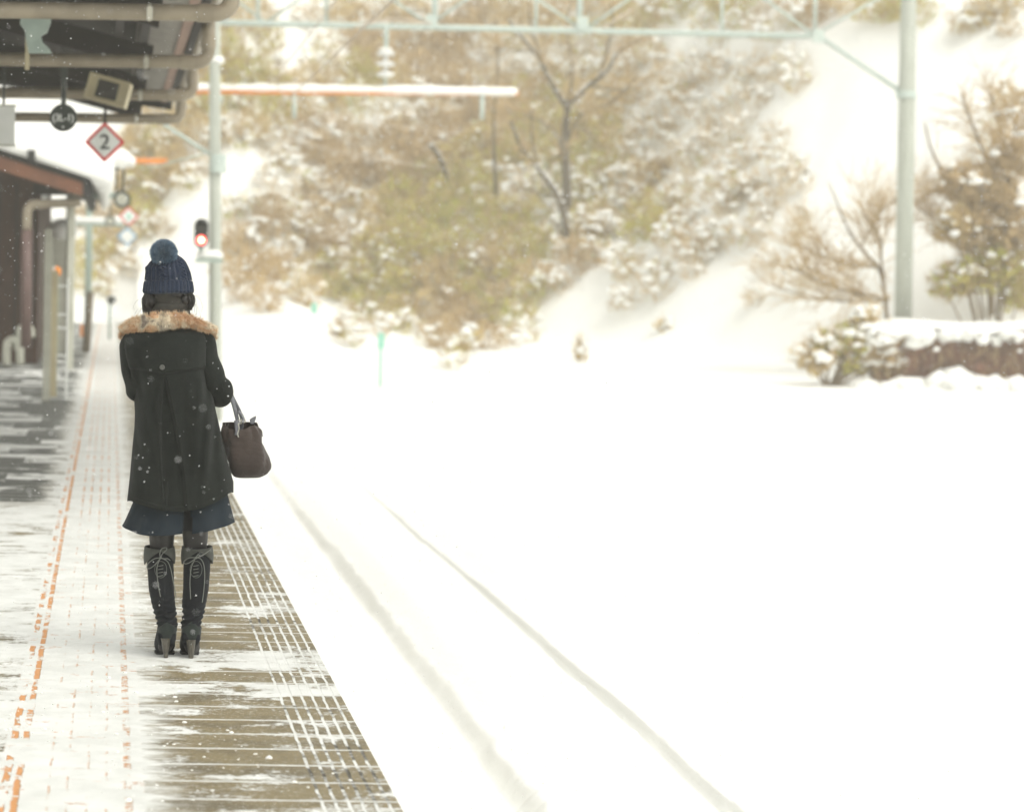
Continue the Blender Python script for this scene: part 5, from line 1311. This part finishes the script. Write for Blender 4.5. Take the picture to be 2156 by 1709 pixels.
# ------------------------------------------------------------------ handbag on her forearm
YB2 = .06
def qb(px, py, dy=0.0): return q(px, py, YB2+dy)
bagc = qb(515, 1004)
bag = empty('handbag', (bagc.x, bagc.y, bagc.z), 'brown suede handbag with pale leather straps hanging from her forearm', 'handbag')
GO2 = tuple(bagc)
BP = [(896,474,541,.050),(905,471,547,.058),(915,470,550,.060),(930,472,551,.064),(950,476,558,.074),(965,480,565,.082),(978,484,569,.086),(988,488,568.5,.084),(997,491,562,.074),(1003,495,551,.055),(1005,500,545,.04)]
def bag_pt(u, v):
    t = 2*math.pi*u - math.pi/2; py = 896 + v*(1005-896); xl, xr, hd = interp(py, BP); c, s = sup(t, 2.8)
    px = (xl+xr)/2 + c*(xr-xl)/2
    e = max(0, 1-v/.35)
    w_ = .006*e*math.sin(u*2*math.pi*9+.7) + .0055*math.sin(u*2*math.pi*5 + v*9)*(1-abs(v-.45)) + .004*float(fbm(np.array(u*14.), np.array(v*7.), 3, 19))
    dip = (10*(.5+.5*math.cos(u*2*math.pi*3+.6)) + 14*math.exp(-((px-536)/10)**2)*0)*max(0, 1-v/.16) if s < .2 else -4*max(0,1-v/.16)
    p = q(px, py + dip, YB2 + s*hd); return p + Vector((c*w_, s*w_, 0))
b = MB(); b.grid(bag_pt, 120, 60, True); b.f.append(tuple(range(59*120, 60*120))); b.m.append(0)
bb_ = b.build('bag_body', M['bagm'], bag, True, GO2); md = bb_.modifiers.new('thick', 'SOLIDIFY'); md.thickness = .004; md.offset = -1
b = MB()
def strip(pts, w_, th, n=6):
    b.tube(smooth_poly(pts, n), w_, 10, True, th)
strip([qb(498,925,-.055), qb(500,905,-.055), qb(501,890,-.045), qb(496,866,-.04), qb(489,842,-.04), qb(482,822,-.035), qb(466,806,-.01), qb(455,815,.04)], .0085, .5)
strip([qb(508,920,.05), qb(511,900,.045), qb(512,885,.03), qb(505,866,.02), qb(493,842,.015), qb(482,820,.02), qb(466,806,.045)], .0085, .5)
b.build('strap', M['strap'], bag, True, GO2)
b = MB(); strip([qb(502,868,-.045), qb(508,872,-.048), qb(513,883,-.048), qb(511,889,-.045)], .013, .45); strip([qb(497,885,-.06), qb(498,895,-.063), qb(499,908,-.066), qb(498,916,-.066)], .009, .4); b.build('strap_tab', M['strap'], bag, True, GO2)
b = MB(); 
for (px, py) in ((505,888),(512,886)): 
    b.tube([qb(px+5*math.cos(t), py+4*math.sin(t), -.05) for t in np.linspace(0,2*math.pi,17)], .0022, 6, False)
b.tube(smooth_poly([qb(501,892,-.068), qb(503,902,-.07), qb(500,912,-.07), qb(502,920,-.072)], 5), .0022, 6); b.build('buckle', M['metal'], bag, True, GO2)
b = MB()
def flat(pts, th=.004):
    n = len(pts); b.add([qb(a, c, d) for a, c, d in pts] + [qb(a, c, d)+Vector((0,th,0)) for a, c, d in pts], [tuple(range(n))[::-1], tuple(range(n,2*n))] + [(i,(i+1)%n,(i+1)%n+n,i+n) for i in range(n)])
flat([(529,894,0),(527,885,0),(532,881,0),(541,877,0),(540,884,0),(536,894,0)]); flat([(545,899,.0),(550,906,.0),(554,914,.0),(556,921,.0),(550,918,.0),(547,912,.0)])
b.build('ribbon', M['strap'], bag, False, GO2)
b = MB(); b.tube([qb(474,906,-.03), qb(482,911,-.035), qb(490,918,-.045)], [.010,.009,.008], 10); b.build('pen_case', M['cuff'], bag, True, GO2)

# ------------------------------------------------------------------ falling snow
rng = np.random.default_rng(77); b = MB(); N_ = 48000
C = np.stack([rng.uniform(-2.5, 7.5, N_), rng.uniform(4.6, 21, N_), rng.uniform(-.8, 5.0, N_)], 1)
ok = ~((C[:,1] > 17) & (C[:,0] < .9) & (C[:,2] < 4)) & ~((C[:,0] < EDGE) & (C[:,2] < .02))
inner = (np.abs(C[:,1]-Y0) < .32) & (C[:,0] > .0) & (C[:,0] < .75) & (C[:,2] < 1.85)
C = C[ok & ~inner]; s = rng.gamma(3.0, .00055, len(C)).clip(.0006, .0029)
scatter(b, OCT, C, s, rng, 0, 1.0, .2)
tag(b.build('falling_snow', M['flake']), 'small white snowflakes falling through the air', 'snow', kind='stuff')
# ------------------------------------------------------------------ the hazy snow air
hz = NT('snow_haze'); hz.t.nodes.remove(hz.b)
vol = hz.n('ShaderNodeVolumePrincipled'); vol.inputs['Color'].default_value = (1,1,.91,1); vol.inputs['Density'].default_value = .0022; vol.inputs['Anisotropy'].default_value = .2
hz.t.links.new(vol.outputs[0], hz.out.inputs['Volume'])
b = MB(); b.box((-165, -155, -4), (245, 425, 130)); h = tag(b.build('haze', hz.mat, smooth=False), 'pale snowy haze filling the air', 'haze', kind='stuff')
